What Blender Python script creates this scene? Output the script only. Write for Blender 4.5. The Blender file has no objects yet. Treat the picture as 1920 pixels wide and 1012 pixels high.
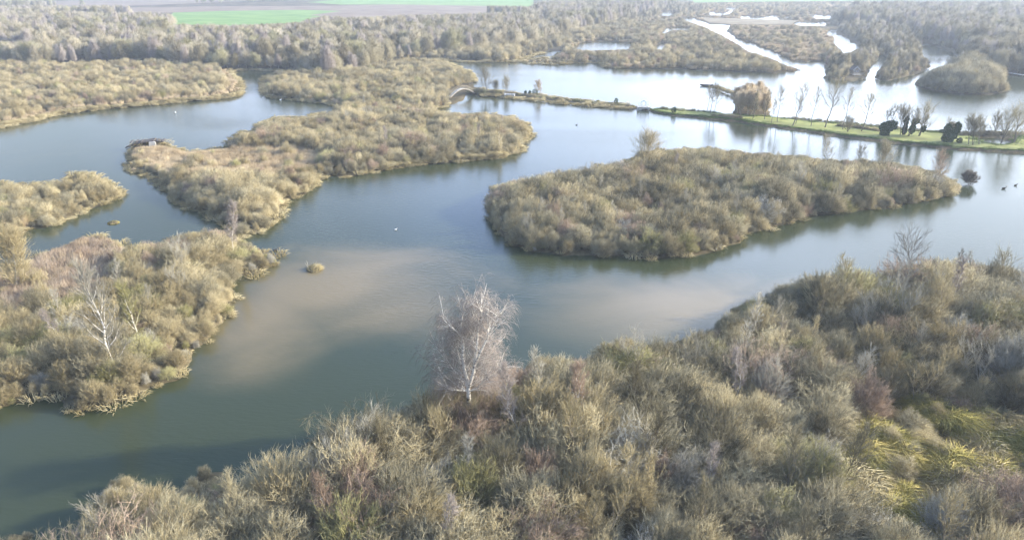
import bpy, math, random
import numpy as np
from math import radians as rad

# ---------------------------------------------------------------- camera, sky, sun, exposure
CAM_H = 40.0
PITCH = rad(22.6)
FPX = 1321.0                      # focal length in pixels of the 1920 px wide picture
SUN_EL, SUN_AZ = rad(20.5), rad(84.0)   # azimuth measured from the view direction towards the right
scene = bpy.context.scene
COL = scene.collection
cam_data = bpy.data.cameras.new("camera")
cam = bpy.data.objects.new("camera", cam_data)
COL.objects.link(cam)
cam.location = (0, 0, CAM_H)
cam.rotation_euler = (rad(90) - PITCH, 0, 0)
cam_data.sensor_width = 36.0
cam_data.lens = 36.0 * FPX / 1920.0
cam_data.clip_start = 0.5
cam_data.clip_end = 12000
scene.camera = cam

world = bpy.data.worlds.new("World")
scene.world = world
world.use_nodes = True
wn, wl = world.node_tree.nodes, world.node_tree.links
wn.clear()
w_out = wn.new("ShaderNodeOutputWorld")
w_bg = wn.new("ShaderNodeBackground")
w_sky = wn.new("ShaderNodeTexSky")
w_sky.sky_type = 'NISHITA'
w_sky.sun_disc = False
w_sky.sun_elevation = SUN_EL
w_sky.sun_rotation = SUN_AZ
w_sky.air_density = 1.2
w_sky.dust_density = 2.5
w_sky.ozone_density = 1.2
# broken thin cloud: noise on the sky direction, denser towards the horizon
w_tc = wn.new("ShaderNodeTexCoord")
w_map = wn.new("ShaderNodeMapping")
w_map.inputs['Scale'].default_value = (1.0, 1.0, 2.6)
w_no = wn.new("ShaderNodeTexNoise")
w_no.inputs['Scale'].default_value = 2.3
w_no.inputs['Detail'].default_value = 5
w_no.inputs['Roughness'].default_value = 0.55
w_rmp = wn.new("ShaderNodeMapRange")
w_rmp.inputs['From Min'].default_value = 0.42
w_rmp.inputs['From Max'].default_value = 0.66
w_rmp.inputs['To Min'].default_value = 0.34
w_rmp.inputs['To Max'].default_value = 0.95
w_mix = wn.new("ShaderNodeMixRGB")
w_sep = wn.new("ShaderNodeSeparateXYZ")
wl.new(w_tc.outputs['Generated'], w_sep.inputs[0])
w_el = wn.new("ShaderNodeMapRange")          # cloud veil: brighter low down, thinner and bluer overhead
w_el.inputs['From Min'].default_value = 0.0; w_el.inputs['From Max'].default_value = 0.36
wl.new(w_sep.outputs['Z'], w_el.inputs['Value'])
w_cc = wn.new("ShaderNodeMixRGB")
w_cc.inputs['Color1'].default_value = (13.5, 15.0, 18.0, 1)
w_cc.inputs['Color2'].default_value = (2.3, 4.0, 8.2, 1)
w_sd = wn.new("ShaderNodeMapRange")          # and brighter on the sun's side
w_sd.inputs['From Min'].default_value = 0.15; w_sd.inputs['From Max'].default_value = 1.0
w_sd.inputs['To Min'].default_value = 0.85; w_sd.inputs['To Max'].default_value = 2.5
w_dt = wn.new("ShaderNodeVectorMath"); w_dt.operation = 'DOT_PRODUCT'
w_dt.inputs[1].default_value = (math.sin(rad(58)) * .96, math.cos(rad(58)) * .96, .28)
wl.new(w_tc.outputs['Generated'], w_dt.inputs[0])
wl.new(w_dt.outputs['Value'], w_sd.inputs['Value'])
w_sf = wn.new("ShaderNodeMapRange")          # the bright veil reaches higher on the sun's side
w_sf.inputs['From Min'].default_value = 0.55; w_sf.inputs['From Max'].default_value = 0.9
w_sf.inputs['To Min'].default_value = 1.0; w_sf.inputs['To Max'].default_value = 0.25
wl.new(w_dt.outputs['Value'], w_sf.inputs['Value'])
w_fm = wn.new("ShaderNodeMath"); w_fm.operation = 'MULTIPLY'
wl.new(w_el.outputs['Result'], w_fm.inputs[0]); wl.new(w_sf.outputs['Result'], w_fm.inputs[1])
wl.new(w_fm.outputs[0], w_cc.inputs['Fac'])
w_mu = wn.new("ShaderNodeVectorMath"); w_mu.operation = 'SCALE'
wl.new(w_cc.outputs['Color'], w_mu.inputs[0]); wl.new(w_sd.outputs['Result'], w_mu.inputs['Scale'])
wl.new(w_mu.outputs[0], w_mix.inputs['Color2'])
wl.new(w_tc.outputs['Generated'], w_map.inputs['Vector'])
wl.new(w_map.outputs['Vector'], w_no.inputs['Vector'])
wl.new(w_no.outputs['Fac'], w_rmp.inputs['Value'])
wl.new(w_rmp.outputs['Result'], w_mix.inputs['Fac'])
wl.new(w_sky.outputs['Color'], w_mix.inputs['Color1'])
wl.new(w_mix.outputs['Color'], w_bg.inputs['Color'])
w_bg.inputs['Strength'].default_value = 0.10
wl.new(w_bg.outputs['Background'], w_out.inputs['Surface'])

sun_data = bpy.data.lights.new("sun", 'SUN')
sun_data.energy = 5.0
sun_data.angle = rad(0.6)
sun_data.color = (1.0, 0.91, 0.76)
sun = bpy.data.objects.new("sun", sun_data)
COL.objects.link(sun)
sun.rotation_euler = (rad(90) - SUN_EL, 0, math.pi - SUN_AZ)
sun.location = (200, 20, 120)

scene.view_settings.view_transform = 'Standard'
scene.view_settings.look = 'None'
scene.view_settings.gamma = 1.0
scene.view_settings.exposure = 1.08
scene.cycles.max_bounces = 6
scene.cycles.diffuse_bounces = 3
scene.cycles.glossy_bounces = 3
scene.cycles.volume_bounces = 0

HAZE_DENSITY = 0.0003

# ---------------------------------------------------------------- geometry of the view (to lay the map out on the ground)
ca, sa = math.cos(PITCH), math.sin(PITCH)
def W(px, py, z=0.0):
    """ground point (height z) seen at a pixel of the photograph"""
    u = (px - 960.0) / FPX
    v = (506.0 - py) / FPX
    dx, dy, dz = u, ca + v * sa, -sa + v * ca
    t = (CAM_H - z) / (-dz)
    return np.array([dx * t, dy * t, z])
def Wpoly(pts):
    return np.array([W(x, y)[:2] for x, y in pts])
def on_plane(px, py, Y):
    """point at distance Y in front of the camera seen at a pixel"""
    u = (px - 960.0) / FPX
    v = (506.0 - py) / FPX
    dx, dy, dz = u, ca + v * sa, -sa + v * ca
    t = Y / dy
    return np.array([dx * t, Y, CAM_H + dz * t])
def to_px(x, y, z=0.0):
    w = CAM_H - z
    d = y * ca + w * sa
    v = y * sa - w * ca
    return 960 + FPX * x / d, 506 - FPX * v / d
def height_at(bpx, bpy_, tpy):
    P = W(bpx, bpy_)
    k = (506.0 - tpy) / FPX
    w = P[1] * (sa - k * ca) / (ca + k * sa)
    return CAM_H - w

# ---------------------------------------------------------------- map: land and water, traced shorelines
LAND, WATER = 1, -1
MAINLAND = [(-1500, 300), (-400, 262), (-150, 256), (0, 240), (60, 228), (120, 214), (200, 205), (260, 200), (330, 193), (400, 187), (445, 181),
            (451, 172), (450, 161), (440, 148), (427, 135), (470, 132), (556, 136),
            (520, 140), (498, 146), (494, 158), (504, 183), (571, 191), (621, 196), (650, 206), (790, 210),
            (812, 206), (841, 198), (866, 190), (875, 179), (925, 182), (962, 185), (1050, 195), (1110, 200), (1160, 204), (1198, 207),
            (1220, 210), (1260, 218), (1300, 222), (1400, 232), (1450, 240), (1500, 247), (1600, 262), (1700, 273), (1800, 283), (1920, 290),
            (2300, 320), (3600, 420), (3600, 262), (2300, 252), (1920, 251), (1800, 251), (1720, 246), (1650, 239), (1600, 234), (1560, 230), (1480, 223), (1445, 219),
            (1443, 206), (1430, 192), (1404, 182), (1380, 172), (1350, 162), (1322, 158), (1330, 163), (1362, 172), (1376, 180), (1378, 200), (1376, 215), (1340, 212),
            (1300, 210), (1240, 206), (1215, 203), (1199, 201), (1150, 197), (1100, 192), (1040, 184), (990, 179), (958, 178), (952, 175), (925, 172), (896, 168), (889, 160),
            (885, 144), (875, 134), (858, 128), (828, 116), (752, 116), (756, 112), (800, 112), (838, 113), (875, 117), (962, 117),
            (976, 112), (1000, 105), (1023, 98), (1030, 98), (1057, 98), (1043, 106), (1040, 113), (1023, 111), (990, 113), (977, 117), (1000, 121), (1040, 122), (1073, 119), (1130, 119), (1136, 127), (1200, 130), (1280, 131), (1360, 134), (1450, 138), (1480, 137),
            (1502, 132), (1490, 127), (1471, 123), (1455, 114), (1421, 102), (1401, 97), (1381, 82), (1347, 64), (1317, 50), (1287, 40), (1276, 33), (1300, 35), (1330, 46),
            (1369, 48), (1362, 60), (1381, 72), (1414, 82), (1448, 97), (1468, 107), (1488, 116), (1515, 117), (1545, 114), (1546, 126), (1548, 140),
            (1542, 148), (1596, 154), (1623, 149), (1626, 134), (1637, 122), (1650, 105), (1664, 105), (1655, 122), (1643, 137), (1639, 148), (1666, 153), (1686, 147), (1713, 141), (1744, 127),
            (1744, 116), (1728, 102), (1728, 85), (1755, 88), (1787, 100), (1793, 112), (1796, 124), (1810, 133), (1850, 139), (1920, 142), (2300, 160), (3800, 240),
            (3800, -30), (-1500, -30)]
N_ISLE = [(240, 310), (245, 288), (258, 276), (300, 272), (330, 281), (350, 286), (430, 279), (435, 262), (455, 250), (480, 245), (485, 232), (520, 222),
          (570, 222), (640, 206), (650, 200), (780, 203), (800, 208), (840, 214), (870, 216), (920, 216), (960, 221), (990, 236), (995, 258), (980, 265), (978, 285), (940, 296),
          (890, 301), (850, 305), (800, 308), (740, 315), (690, 325), (650, 333), (622, 331), (600, 336), (590, 350), (560, 370), (530, 380), (532, 400),
          (510, 425), (480, 438), (455, 440), (430, 425), (405, 410), (370, 395), (340, 385), (325, 370), (310, 350), (290, 335), (270, 325), (245, 322)]
OVAL = [(918, 372), (930, 352), (960, 347), (985, 342), (1020, 332), (1080, 326), (1130, 312), (1180, 302), (1205, 288), (1240, 283), (1290, 281),
        (1330, 278), (1380, 287), (1440, 291), (1500, 294), (1560, 303), (1620, 303), (1680, 308), (1720, 316), (1760, 327), (1790, 341), (1802, 355), (1780, 368), (1720, 380),
        (1650, 392), (1560, 400), (1500, 410), (1480, 420), (1440, 430), (1400, 438), (1385, 455), (1350, 470), (1290, 480), (1215, 487), (1190, 481),
        (1130, 481), (1060, 478), (1000, 472), (960, 460), (935, 440), (920, 410)]
L_ISLE = [(-900, 905), (-300, 800), (0, 762), (60, 753), (110, 747), (130, 768), (150, 774), (200, 763), (250, 745), (300, 722), (345, 706), (360, 670), (385, 640), (428, 590),
          (437, 560), (430, 540), (447, 516), (480, 517), (518, 497), (521, 484), (500, 472), (470, 466), (450, 445), (400, 437), (360, 442), (330, 452), (280, 463),
          (262, 466), (250, 475), (232, 470), (222, 456), (190, 446), (150, 452), (110, 468), (80, 480), (30, 503), (0, 512), (-300, 560), (-900, 640)]
M_ISLE = [(-700, 600), (-200, 500), (0, 459), (20, 446), (55, 431), (100, 423), (130, 411), (160, 396), (200, 382), (222, 368), (225, 358), (200, 342), (170, 328), (140, 328), (115, 341),
          (60, 348), (0, 345), (-200, 365), (-700, 420)]
I_ISLE = [(1713, 161), (1750, 170), (1801, 177), (1851, 180), (1889, 171), (1894, 161), (1880, 148), (1850, 132), (1810, 121), (1785, 121), (1760, 127), (1735, 140), (1718, 152)]
K_BANK = [(-200, 1300), (-50, 1090), (0, 1040), (20, 1002), (50, 1000), (80, 1040), (140, 1030), (165, 990), (185, 945), (205, 915), (240, 908), (280, 924), (310, 942), (345, 925), (362, 900), (385, 885),
          (410, 895), (432, 925), (445, 915), (470, 895), (524, 878), (552, 886), (575, 848), (592, 820), (640, 804), (674, 797), (717, 802), (754, 786), (774, 766),
          (808, 756), (880, 750), (950, 735), (985, 715), (992, 686), (1012, 680), (1050, 684), (1090, 692), (1130, 656), (1180, 648), (1220, 654), (1280, 644), (1332, 625),
          (1352, 604), (1382, 576), (1440, 556), (1500, 536), (1540, 522), (1600, 527), (1660, 526), (1690, 512), (1740, 497), (1800, 499), (1860, 505), (1920, 515),
          (2100, 530), (3000, 560), (3600, 1500), (-200, 1500)]
PONDS = [
    [(1240, 21), (1259, 21), (1261, 30), (1242, 30)],
    [(1326, 30), (1331, 23), (1346, 25), (1363, 24), (1369, 19), (1375, 21), (1369, 27), (1350, 29), (1331, 29)],
    [(1359, 15), (1380, 16), (1380, 18), (1359, 18)],
    [(1388, 30), (1406, 31.5), (1431, 33), (1444, 32), (1449, 29), (1455, 32), (1464, 38), (1434, 39), (1389, 35)],
    [(1515, 28.5), (1540, 29), (1558, 30.5), (1562, 36), (1528, 35)],
    [(1484, 41.5), (1520, 42.5), (1546, 42.5), (1550, 49), (1495, 48)],
    [(1236, 63), (1249, 53), (1271, 51), (1294, 52), (1290, 57), (1262, 57), (1248, 63)],
    [(1224, 90), (1243, 80), (1248, 84), (1246, 93), (1236, 94)],
    [(1073, 92), (1087, 81), (1120, 78), (1184, 81), (1181, 93), (1110, 96)],
    [(1545, 63), (1560, 57), (1569, 57), (1568, 66), (1592, 72), (1594, 81), (1623, 89), (1608, 92), (1596, 98), (1582, 102), (1572, 92), (1562, 81), (1564, 70)],
    [(1674, 61), (1690, 62), (1684, 66), (1676, 65)],
    [(1705, 66), (1724, 67), (1712, 72)],
    [(1470, 32), (1482, 33), (1480, 34.5), (1470, 34)],
    [(1826, 259), (1850, 259), (1880, 262), (1896, 269), (1890, 273), (1870, 273), (1845, 269), (1828, 264)],
]
TUFTS = [[(577, 507), (580, 501), (590, 499), (600, 502), (602, 508), (592, 511)], [(204, 419), (208, 415), (218, 415), (223, 418), (216, 421), (208, 421)]]
MAP = [(LAND, MAINLAND)] + [(WATER, p) for p in PONDS] + [(LAND, p) for p in (N_ISLE, OVAL, L_ISLE, M_ISLE, I_ISLE, K_BANK)]
WMAP = [(s, Wpoly(p)) for s, p in MAP]

def sd_poly(P, V):
    """signed distance, positive inside"""
    n = len(P)
    d = np.full(n, 1e18)
    inside = np.zeros(n, bool)
    x, y = P[:, 0], P[:, 1]
    m = len(V)
    for i in range(m):
        a, b = V[i], V[(i + 1) % m]
        ex, ey = b[0] - a[0], b[1] - a[1]
        wx, wy = x - a[0], y - a[1]
        t = np.clip((wx * ex + wy * ey) / (ex * ex + ey * ey + 1e-12), 0, 1)
        dd = (wx - t * ex) ** 2 + (wy - t * ey) ** 2
        np.minimum(d, dd, out=d)
        c = ((a[1] > y) != (b[1] > y))
        if c.any():
            xi = a[0] + (y - a[1]) * ex / (ey if ey != 0 else 1e-12)
            inside ^= (c & (x < xi))
    d = np.sqrt(d)
    return np.where(inside, d, -d)
def wob(x, y):
    return (np.sin(x * .9 + 1.3 * np.sin(y * .7)) * .5 + np.sin(y * 1.3 + 1.1 * np.sin(x * .6 + 2)) * .5 + np.sin(x * 2.7 + y * 1.9) * .25 + .25 * np.sin(x * 2.1 - y * 3.3))
def land_sdf(P, wobble=0.45):
    P = np.asarray(P, float)
    s = np.full(len(P), -1e9)
    for sign, V in WMAP:
        sd = sd_poly(P, V)
        s = np.maximum(s, sd) if sign > 0 else np.minimum(s, -sd)
    return s + wobble * wob(P[:, 0], P[:, 1])
def in_poly(P, V):
    return sd_poly(np.asarray(P, float), V) > 0

# ---------------------------------------------------------------- object helpers
def tag(o, label=None, cat=None, group=None, kind=None):
    if label: o["label"] = label
    if cat: o["category"] = cat
    if group: o["group"] = group
    if kind: o["kind"] = kind
    return o
def link(name, me, mat=None, parent=None):
    o = bpy.data.objects.new(name, me)
    COL.objects.link(o)
    if mat is not None and me is not None and len(me.materials) == 0: me.materials.append(mat)
    if parent is not None: o.parent = parent
    return o
def mesh_np(name, verts, faces, tint=None, smooth=False):
    """faces: list of (n,k) int arrays"""
    me = bpy.data.meshes.new(name)
    verts = np.asarray(verts, np.float32)
    me.vertices.add(len(verts))
    me.vertices.foreach_set("co", verts.ravel())
    idx = np.concatenate([f.ravel() for f in faces]).astype(np.int32)
    tot = np.concatenate([np.full(len(f), f.shape[1]) for f in faces]).astype(np.int32)
    start = np.concatenate([[0], np.cumsum(tot)[:-1]]).astype(np.int32)
    me.loops.add(len(idx))
    me.loops.foreach_set("vertex_index", idx)
    me.polygons.add(len(tot))
    me.polygons.foreach_set("loop_start", start)
    me.polygons.foreach_set("loop_total", tot)
    if tint is not None:
        at = me.attributes.new("tint", 'FLOAT', 'POINT')
        at.data.foreach_set("value", np.asarray(tint, np.float32))
    me.update(calc_edges=True)
    if smooth:
        me.polygons.foreach_set("use_smooth", np.ones(len(tot), bool))
    me.validate()
    return me

def tubes(P0, P1, R0, R1, tint, sides=3):
    """arrays of straight tapered pieces -> verts, faces, tints"""
    P0, P1 = np.asarray(P0), np.asarray(P1)
    n = len(P0)
    d = P1 - P0
    L = np.linalg.norm(d, axis=1, keepdims=True) + 1e-9
    d = d / L
    ref = np.where(np.abs(d[:, 2:3]) > 0.9, np.array([[1.0, 0, 0]]), np.array([[0, 0, 1.0]]))
    a = np.cross(d, ref); a /= np.linalg.norm(a, axis=1, keepdims=True) + 1e-9
    b = np.cross(d, a)
    ang = np.arange(sides) * 2 * np.pi / sides
    ring = a[:, None, :] * np.cos(ang)[None, :, None] + b[:, None, :] * np.sin(ang)[None, :, None]
    V0 = P0[:, None, :] + ring * np.asarray(R0)[:, None, None]
    V1 = P1[:, None, :] + ring * np.asarray(R1)[:, None, None]
    V = np.concatenate([V0, V1], 1).reshape(-1, 3)
    base = (np.arange(n) * 2 * sides)[:, None]
    fs = []
    for i in range(sides):
        j = (i + 1) % sides
        fs.append(np.concatenate([base + i, base + j, base + sides + j, base + sides + i], 1))
    return V, np.concatenate(fs, 0), np.repeat(tint, 2 * sides)
def cones(P0, P1, R0, tint):
    P0, P1 = np.asarray(P0), np.asarray(P1)
    n = len(P0)
    d = P1 - P0
    d = d / (np.linalg.norm(d, axis=1, keepdims=True) + 1e-9)
    ref = np.where(np.abs(d[:, 2:3]) > 0.9, np.array([[1.0, 0, 0]]), np.array([[0, 0, 1.0]]))
    a = np.cross(d, ref); a /= np.linalg.norm(a, axis=1, keepdims=True) + 1e-9
    b = np.cross(d, a)
    R0 = np.asarray(R0)[:, None]
    V = np.stack([P0 + a * R0, P0 + (-.5 * a + .87 * b) * R0, P0 + (-.5 * a - .87 * b) * R0, P1], 1).reshape(-1, 3)
    base = (np.arange(n) * 4)[:, None]
    F = np.concatenate([np.concatenate([base, base + 1, base + 3], 1), np.concatenate([base + 1, base + 2, base + 3], 1), np.concatenate([base + 2, base, base + 3], 1)], 0)
    return V, F, np.repeat(tint, 4)
class Wood:
    """collects tapered pieces and builds ONE mesh"""
    def __init__(s): s.v, s.f3, s.f4, s.t, s.n = [], [], [], [], 0
    def add(s, V, F, T):
        (s.f3 if F.shape[1] == 3 else s.f4).append(F + s.n)
        s.v.append(V); s.t.append(T); s.n += len(V)
    def tubes(s, P0, P1, R0, R1, tint, sides=3):
        if len(P0): s.add(*tubes(P0, P1, R0, R1, tint, sides))
    def cones(s, P0, P1, R0, tint):
        if len(P0): s.add(*cones(P0, P1, R0, tint))
    def mesh(s, name, mat):
        fs = []
        if s.f4: fs.append(np.concatenate(s.f4))
        if s.f3: fs.append(np.concatenate(s.f3))
        me = mesh_np(name, np.concatenate(s.v), fs, np.concatenate(s.t))
        me.materials.append(mat)
        return me
def unit(v): return v / (np.linalg.norm(v, axis=-1, keepdims=True) + 1e-9)
def children(rng, P0, P1, k, length, spread, up, tmin=0.25, out=0.0, center=None, droop=0.0, bend=0.15):
    """k side shoots on every piece"""
    n = len(P0)
    A = np.repeat(P0, k, 0); B = np.repeat(P1, k, 0)
    t = rng.uniform(tmin, 1.0, (n * k, 1))
    S = A + (B - A) * t
    d = unit(B - A)
    r = unit(rng.normal(size=(n * k, 3)))
    D = d + r * spread
    D[:, 2] += up - droop
    if out and center is not None:
        D += unit(S - center) * out
    D = unit(D)
    L = length * rng.uniform(.6, 1.25, (n * k, 1))
    E = S + D * L
    return S, E

# ---------------------------------------------------------------- materials
def principled(name, rough=0.85, spec=0.2):
    m = bpy.data.materials.new(name)
    m.use_nodes = True
    nt = m.node_tree
    bs = nt.nodes['Principled BSDF']
    bs.inputs['Roughness'].default_value = rough
    bs.inputs['Specular IOR Level'].default_value = spec
    return m, nt, bs
def twig_mat(name, c0, c1, c2, rnd=1.0):
    """bark or leaf colour: varies per plant and per shoot"""
    m, nt, bs = principled(name, 0.9, 0.08)
    oi = nt.nodes.new("ShaderNodeObjectInfo")
    at = nt.nodes.new("ShaderNodeAttribute"); at.attribute_name = "tint"
    no = nt.nodes.new("ShaderNodeTexNoise"); no.inputs['Scale'].default_value = 0.055; no.inputs['Detail'].default_value = 2
    nt.links.new(oi.outputs['Location'], no.inputs['Vector'])
    a = nt.nodes.new("ShaderNodeMath"); a.operation = 'MULTIPLY_ADD'
    nt.links.new(oi.outputs['Random'], a.inputs[0]); a.inputs[1].default_value = 0.55 * rnd
    b = nt.nodes.new("ShaderNodeMath"); b.operation = 'MULTIPLY_ADD'
    nt.links.new(no.outputs['Fac'], b.inputs[0]); b.inputs[1].default_value = 1.1 * rnd; b.inputs[2].default_value = -0.55 * rnd
    nt.links.new(b.outputs[0], a.inputs[2])
    c = nt.nodes.new("ShaderNodeMath"); c.operation = 'MULTIPLY_ADD'
    nt.links.new(at.outputs['Fac'], c.inputs[0]); c.inputs[1].default_value = 0.55
    nt.links.new(a.outputs[0], c.inputs[2])
    rp = nt.nodes.new("ShaderNodeValToRGB")
    e = rp.color_ramp.elements
    e[0].position = 0.05; e[0].color = (*c0, 1)
    e[1].position = 0.95; e[1].color = (*c2, 1)
    x = e.new(0.5); x.color = (*c1, 1)
    nt.links.new(c.outputs[0], rp.inputs['Fac'])
    nt.links.new(rp.outputs['Color'], bs.inputs['Base Color'])
    return m
def noise_mat(name, c0, c1, scale=1.0, rough=0.9, bump=0.0, detail=6, c2=None, coord='Object'):
    m, nt, bs = principled(name, rough, 0.15)
    tc = nt.nodes.new("ShaderNodeTexCoord")
    no = nt.nodes.new("ShaderNodeTexNoise"); no.inputs['Scale'].default_value = scale; no.inputs['Detail'].default_value = detail
    no.inputs['Roughness'].default_value = 0.65
    nt.links.new(tc.outputs[coord], no.inputs['Vector'])
    rp = nt.nodes.new("ShaderNodeValToRGB")
    e = rp.color_ramp.elements
    e[0].position = 0.32; e[0].color = (*c0, 1)
    e[1].position = 0.68; e[1].color = (*c1, 1)
    if c2: x = e.new(0.5); x.color = (*c2, 1)
    nt.links.new(no.outputs['Fac'], rp.inputs['Fac'])
    nt.links.new(rp.outputs['Color'], bs.inputs['Base Color'])
    if bump:
        bp = nt.nodes.new("ShaderNodeBump"); bp.inputs['Strength'].default_value = bump; bp.inputs['Distance'].default_value = 0.1
        nt.links.new(no.outputs['Fac'], bp.inputs['Height']); nt.links.new(bp.outputs['Normal'], bs.inputs['Normal'])
    return m
M = {}
M['tan'] = twig_mat("tan_twigs", (.188, .152, .076), (.342, .284, .155), (.54, .46, .275))
M['brown'] = twig_mat("brown_twigs", (.116, .100, .058), (.230, .203, .124), (.385, .343, .22))
M['woodtan'] = twig_mat("wood_tan_twigs", (.21, .18, .115), (.365, .32, .215), (.53, .475, .34))
M['woodgreen'] = twig_mat("wood_olive_twigs", (.19, .175, .09), (.30, .28, .155), (.43, .40, .24))
M['red'] = twig_mat("reddish_twigs", (.20, .145, .10), (.30, .22, .155), (.42, .32, .23))
M['green'] = twig_mat("yellow_green_twigs", (.20, .185, .075), (.31, .285, .125), (.44, .405, .20))
M['grey'] = twig_mat("grey_lichen_twigs", (.24, .225, .175), (.36, .335, .265), (.50, .47, .38))
M['stem'] = twig_mat("pale_stems", (.20, .17, .12), (.30, .26, .19), (.42, .37, .28))
M['darkstem'] = twig_mat("dark_stems", (.12, .105, .085), (.17, .15, .12), (.24, .21, .17))
M['birchtwig'] = twig_mat("birch_twigs", (.26, .22, .19), (.38, .33, .285), (.52, .46, .40), 0.4)
M['reed'] = twig_mat("dry_reed", (.30, .22, .125), (.42, .32, .19), (.55, .44, .28))
M['reedred'] = twig_mat("russet_reed", (.24, .175, .12), (.36, .275, .19), (.48, .385, .28))
M['russet'] = twig_mat("russet_twigs", (.36, .27, .16), (.50, .395, .245), (.62, .505, .33))
M['meadow'] = noise_mat("meadow_straw", (.17, .135, .08), (.30, .245, .15), 0.05)
M['sedge'] = twig_mat("straw_sedge", (.26, .21, .10), (.38, .32, .17), (.52, .45, .27))
M['sedgegreen'] = twig_mat("yellow_green_sedge", (.17, .16, .045), (.34, .30, .085), (.55, .45, .17))
M['ivy'] = twig_mat("ivy_leaves", (.028, .05, .022), (.052, .09, .036), (.09, .14, .06))
M['grassblade'] = twig_mat("grass_blades", (.07, .11, .03), (.12, .18, .05), (.2, .25, .09))
def birch_mat():
    m, nt, bs = principled("birch_bark", 0.7, 0.3)
    tc = nt.nodes.new("ShaderNodeTexCoord")
    mp = nt.nodes.new("ShaderNodeMapping"); mp.inputs['Scale'].default_value = (1, 1, 3.0)
    no = nt.nodes.new("ShaderNodeTexNoise"); no.inputs['Scale'].default_value = 2.2; no.inputs['Detail'].default_value = 4
    rp = nt.nodes.new("ShaderNodeValToRGB")
    e = rp.color_ramp.elements
    e[0].position = 0.36; e[0].color = (.10, .085, .07, 1)
    e[1].position = 0.46; e[1].color = (.72, .67, .58, 1)
    nt.links.new(tc.outputs['Object'], mp.inputs['Vector']); nt.links.new(mp.outputs['Vector'], no.inputs['Vector'])
    nt.links.new(no.outputs['Fac'], rp.inputs['Fac']); nt.links.new(rp.outputs['Color'], bs.inputs['Base Color'])
    return m
M['birch'] = birch_mat()
M['wood'] = noise_mat("weathered_wood", (.20, .17, .13), (.36, .32, .26), 3.0)
M['white'] = noise_mat("white_paint", (.72, .73, .72), (.85, .85, .83), 2.0, 0.5)
M['concrete'] = noise_mat("concrete", (.40, .39, .36), (.58, .57, .53), 1.5)
M['dark'] = noise_mat("dark_opening", (.02, .02, .02), (.05, .045, .04), 2.0)
M['roof'] = noise_mat("dark_roof", (.07, .06, .055), (.13, .115, .10), 2.0)
M['grass'] = noise_mat("lawn_grass", (.15, .145, .05), (.34, .33, .11), 0.16, c2=(.22, .235, .065), coord='Object')
M['field'] = noise_mat("crop_green", (.11, .20, .045), (.21, .32, .085), 0.03, detail=9)
M['plough'] = noise_mat("ploughed_soil", (.14, .10, .065), (.27, .205, .14), 0.03, detail=9)
M['birdwhite'] = noise_mat("white_feathers", (.78, .78, .75), (.88, .88, .86), 5.0)
M['birddark'] = noise_mat("dark_feathers", (.03, .028, .025), (.08, .07, .06), 5.0)
M['beak'] = noise_mat("orange_bill", (.5, .2, .03), (.6, .28, .05), 5.0)

def ground_mat():
    m, nt, bs = principled("marsh_ground", 0.95, 0.05)
    tc = nt.nodes.new("ShaderNodeTexCoord")
    n1 = nt.nodes.new("ShaderNodeTexNoise"); n1.inputs['Scale'].default_value = 0.04; n1.inputs['Detail'].default_value = 8; n1.inputs['Roughness'].default_value = .7
    n2 = nt.nodes.new("ShaderNodeTexNoise"); n2.inputs['Scale'].default_value = 1.6; n2.inputs['Detail'].default_value = 6
    nt.links.new(tc.outputs['Object'], n1.inputs['Vector']); nt.links.new(tc.outputs['Object'], n2.inputs['Vector'])
    r1 = nt.nodes.new("ShaderNodeValToRGB")
    e = r1.color_ramp.elements
    e[0].position = .35; e[0].color = (.06, .05, .03, 1)
    e[1].position = .65; e[1].color = (.19, .155, .09, 1)
    x = e.new(.5); x.color = (.11, .09, .05, 1)
    nt.links.new(n1.outputs['Fac'], r1.inputs['Fac'])
    mr = nt.nodes.new("ShaderNodeMapRange"); mr.inputs['From Min'].default_value = .3; mr.inputs['From Max'].default_value = .7; mr.inputs['To Min'].default_value = .55; mr.inputs['To Max'].default_value = 1.25
    nt.links.new(n2.outputs['Fac'], mr.inputs['Value'])
    mx = nt.nodes.new("ShaderNodeMixRGB"); mx.blend_type = 'MULTIPLY'; mx.inputs['Fac'].default_value = 1
    nt.links.new(r1.outputs['Color'], mx.inputs['Color1']); nt.links.new(mr.outputs['Result'], mx.inputs['Color2'])
    nt.links.new(mx.outputs['Color'], bs.inputs['Base Color'])
    bp = nt.nodes.new("ShaderNodeBump"); bp.inputs['Strength'].default_value = .6; bp.inputs['Distance'].default_value = .2
    nt.links.new(n2.outputs['Fac'], bp.inputs['Height']); nt.links.new(bp.outputs['Normal'], bs.inputs['Normal'])
    return m
M['ground'] = ground_mat()

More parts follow.
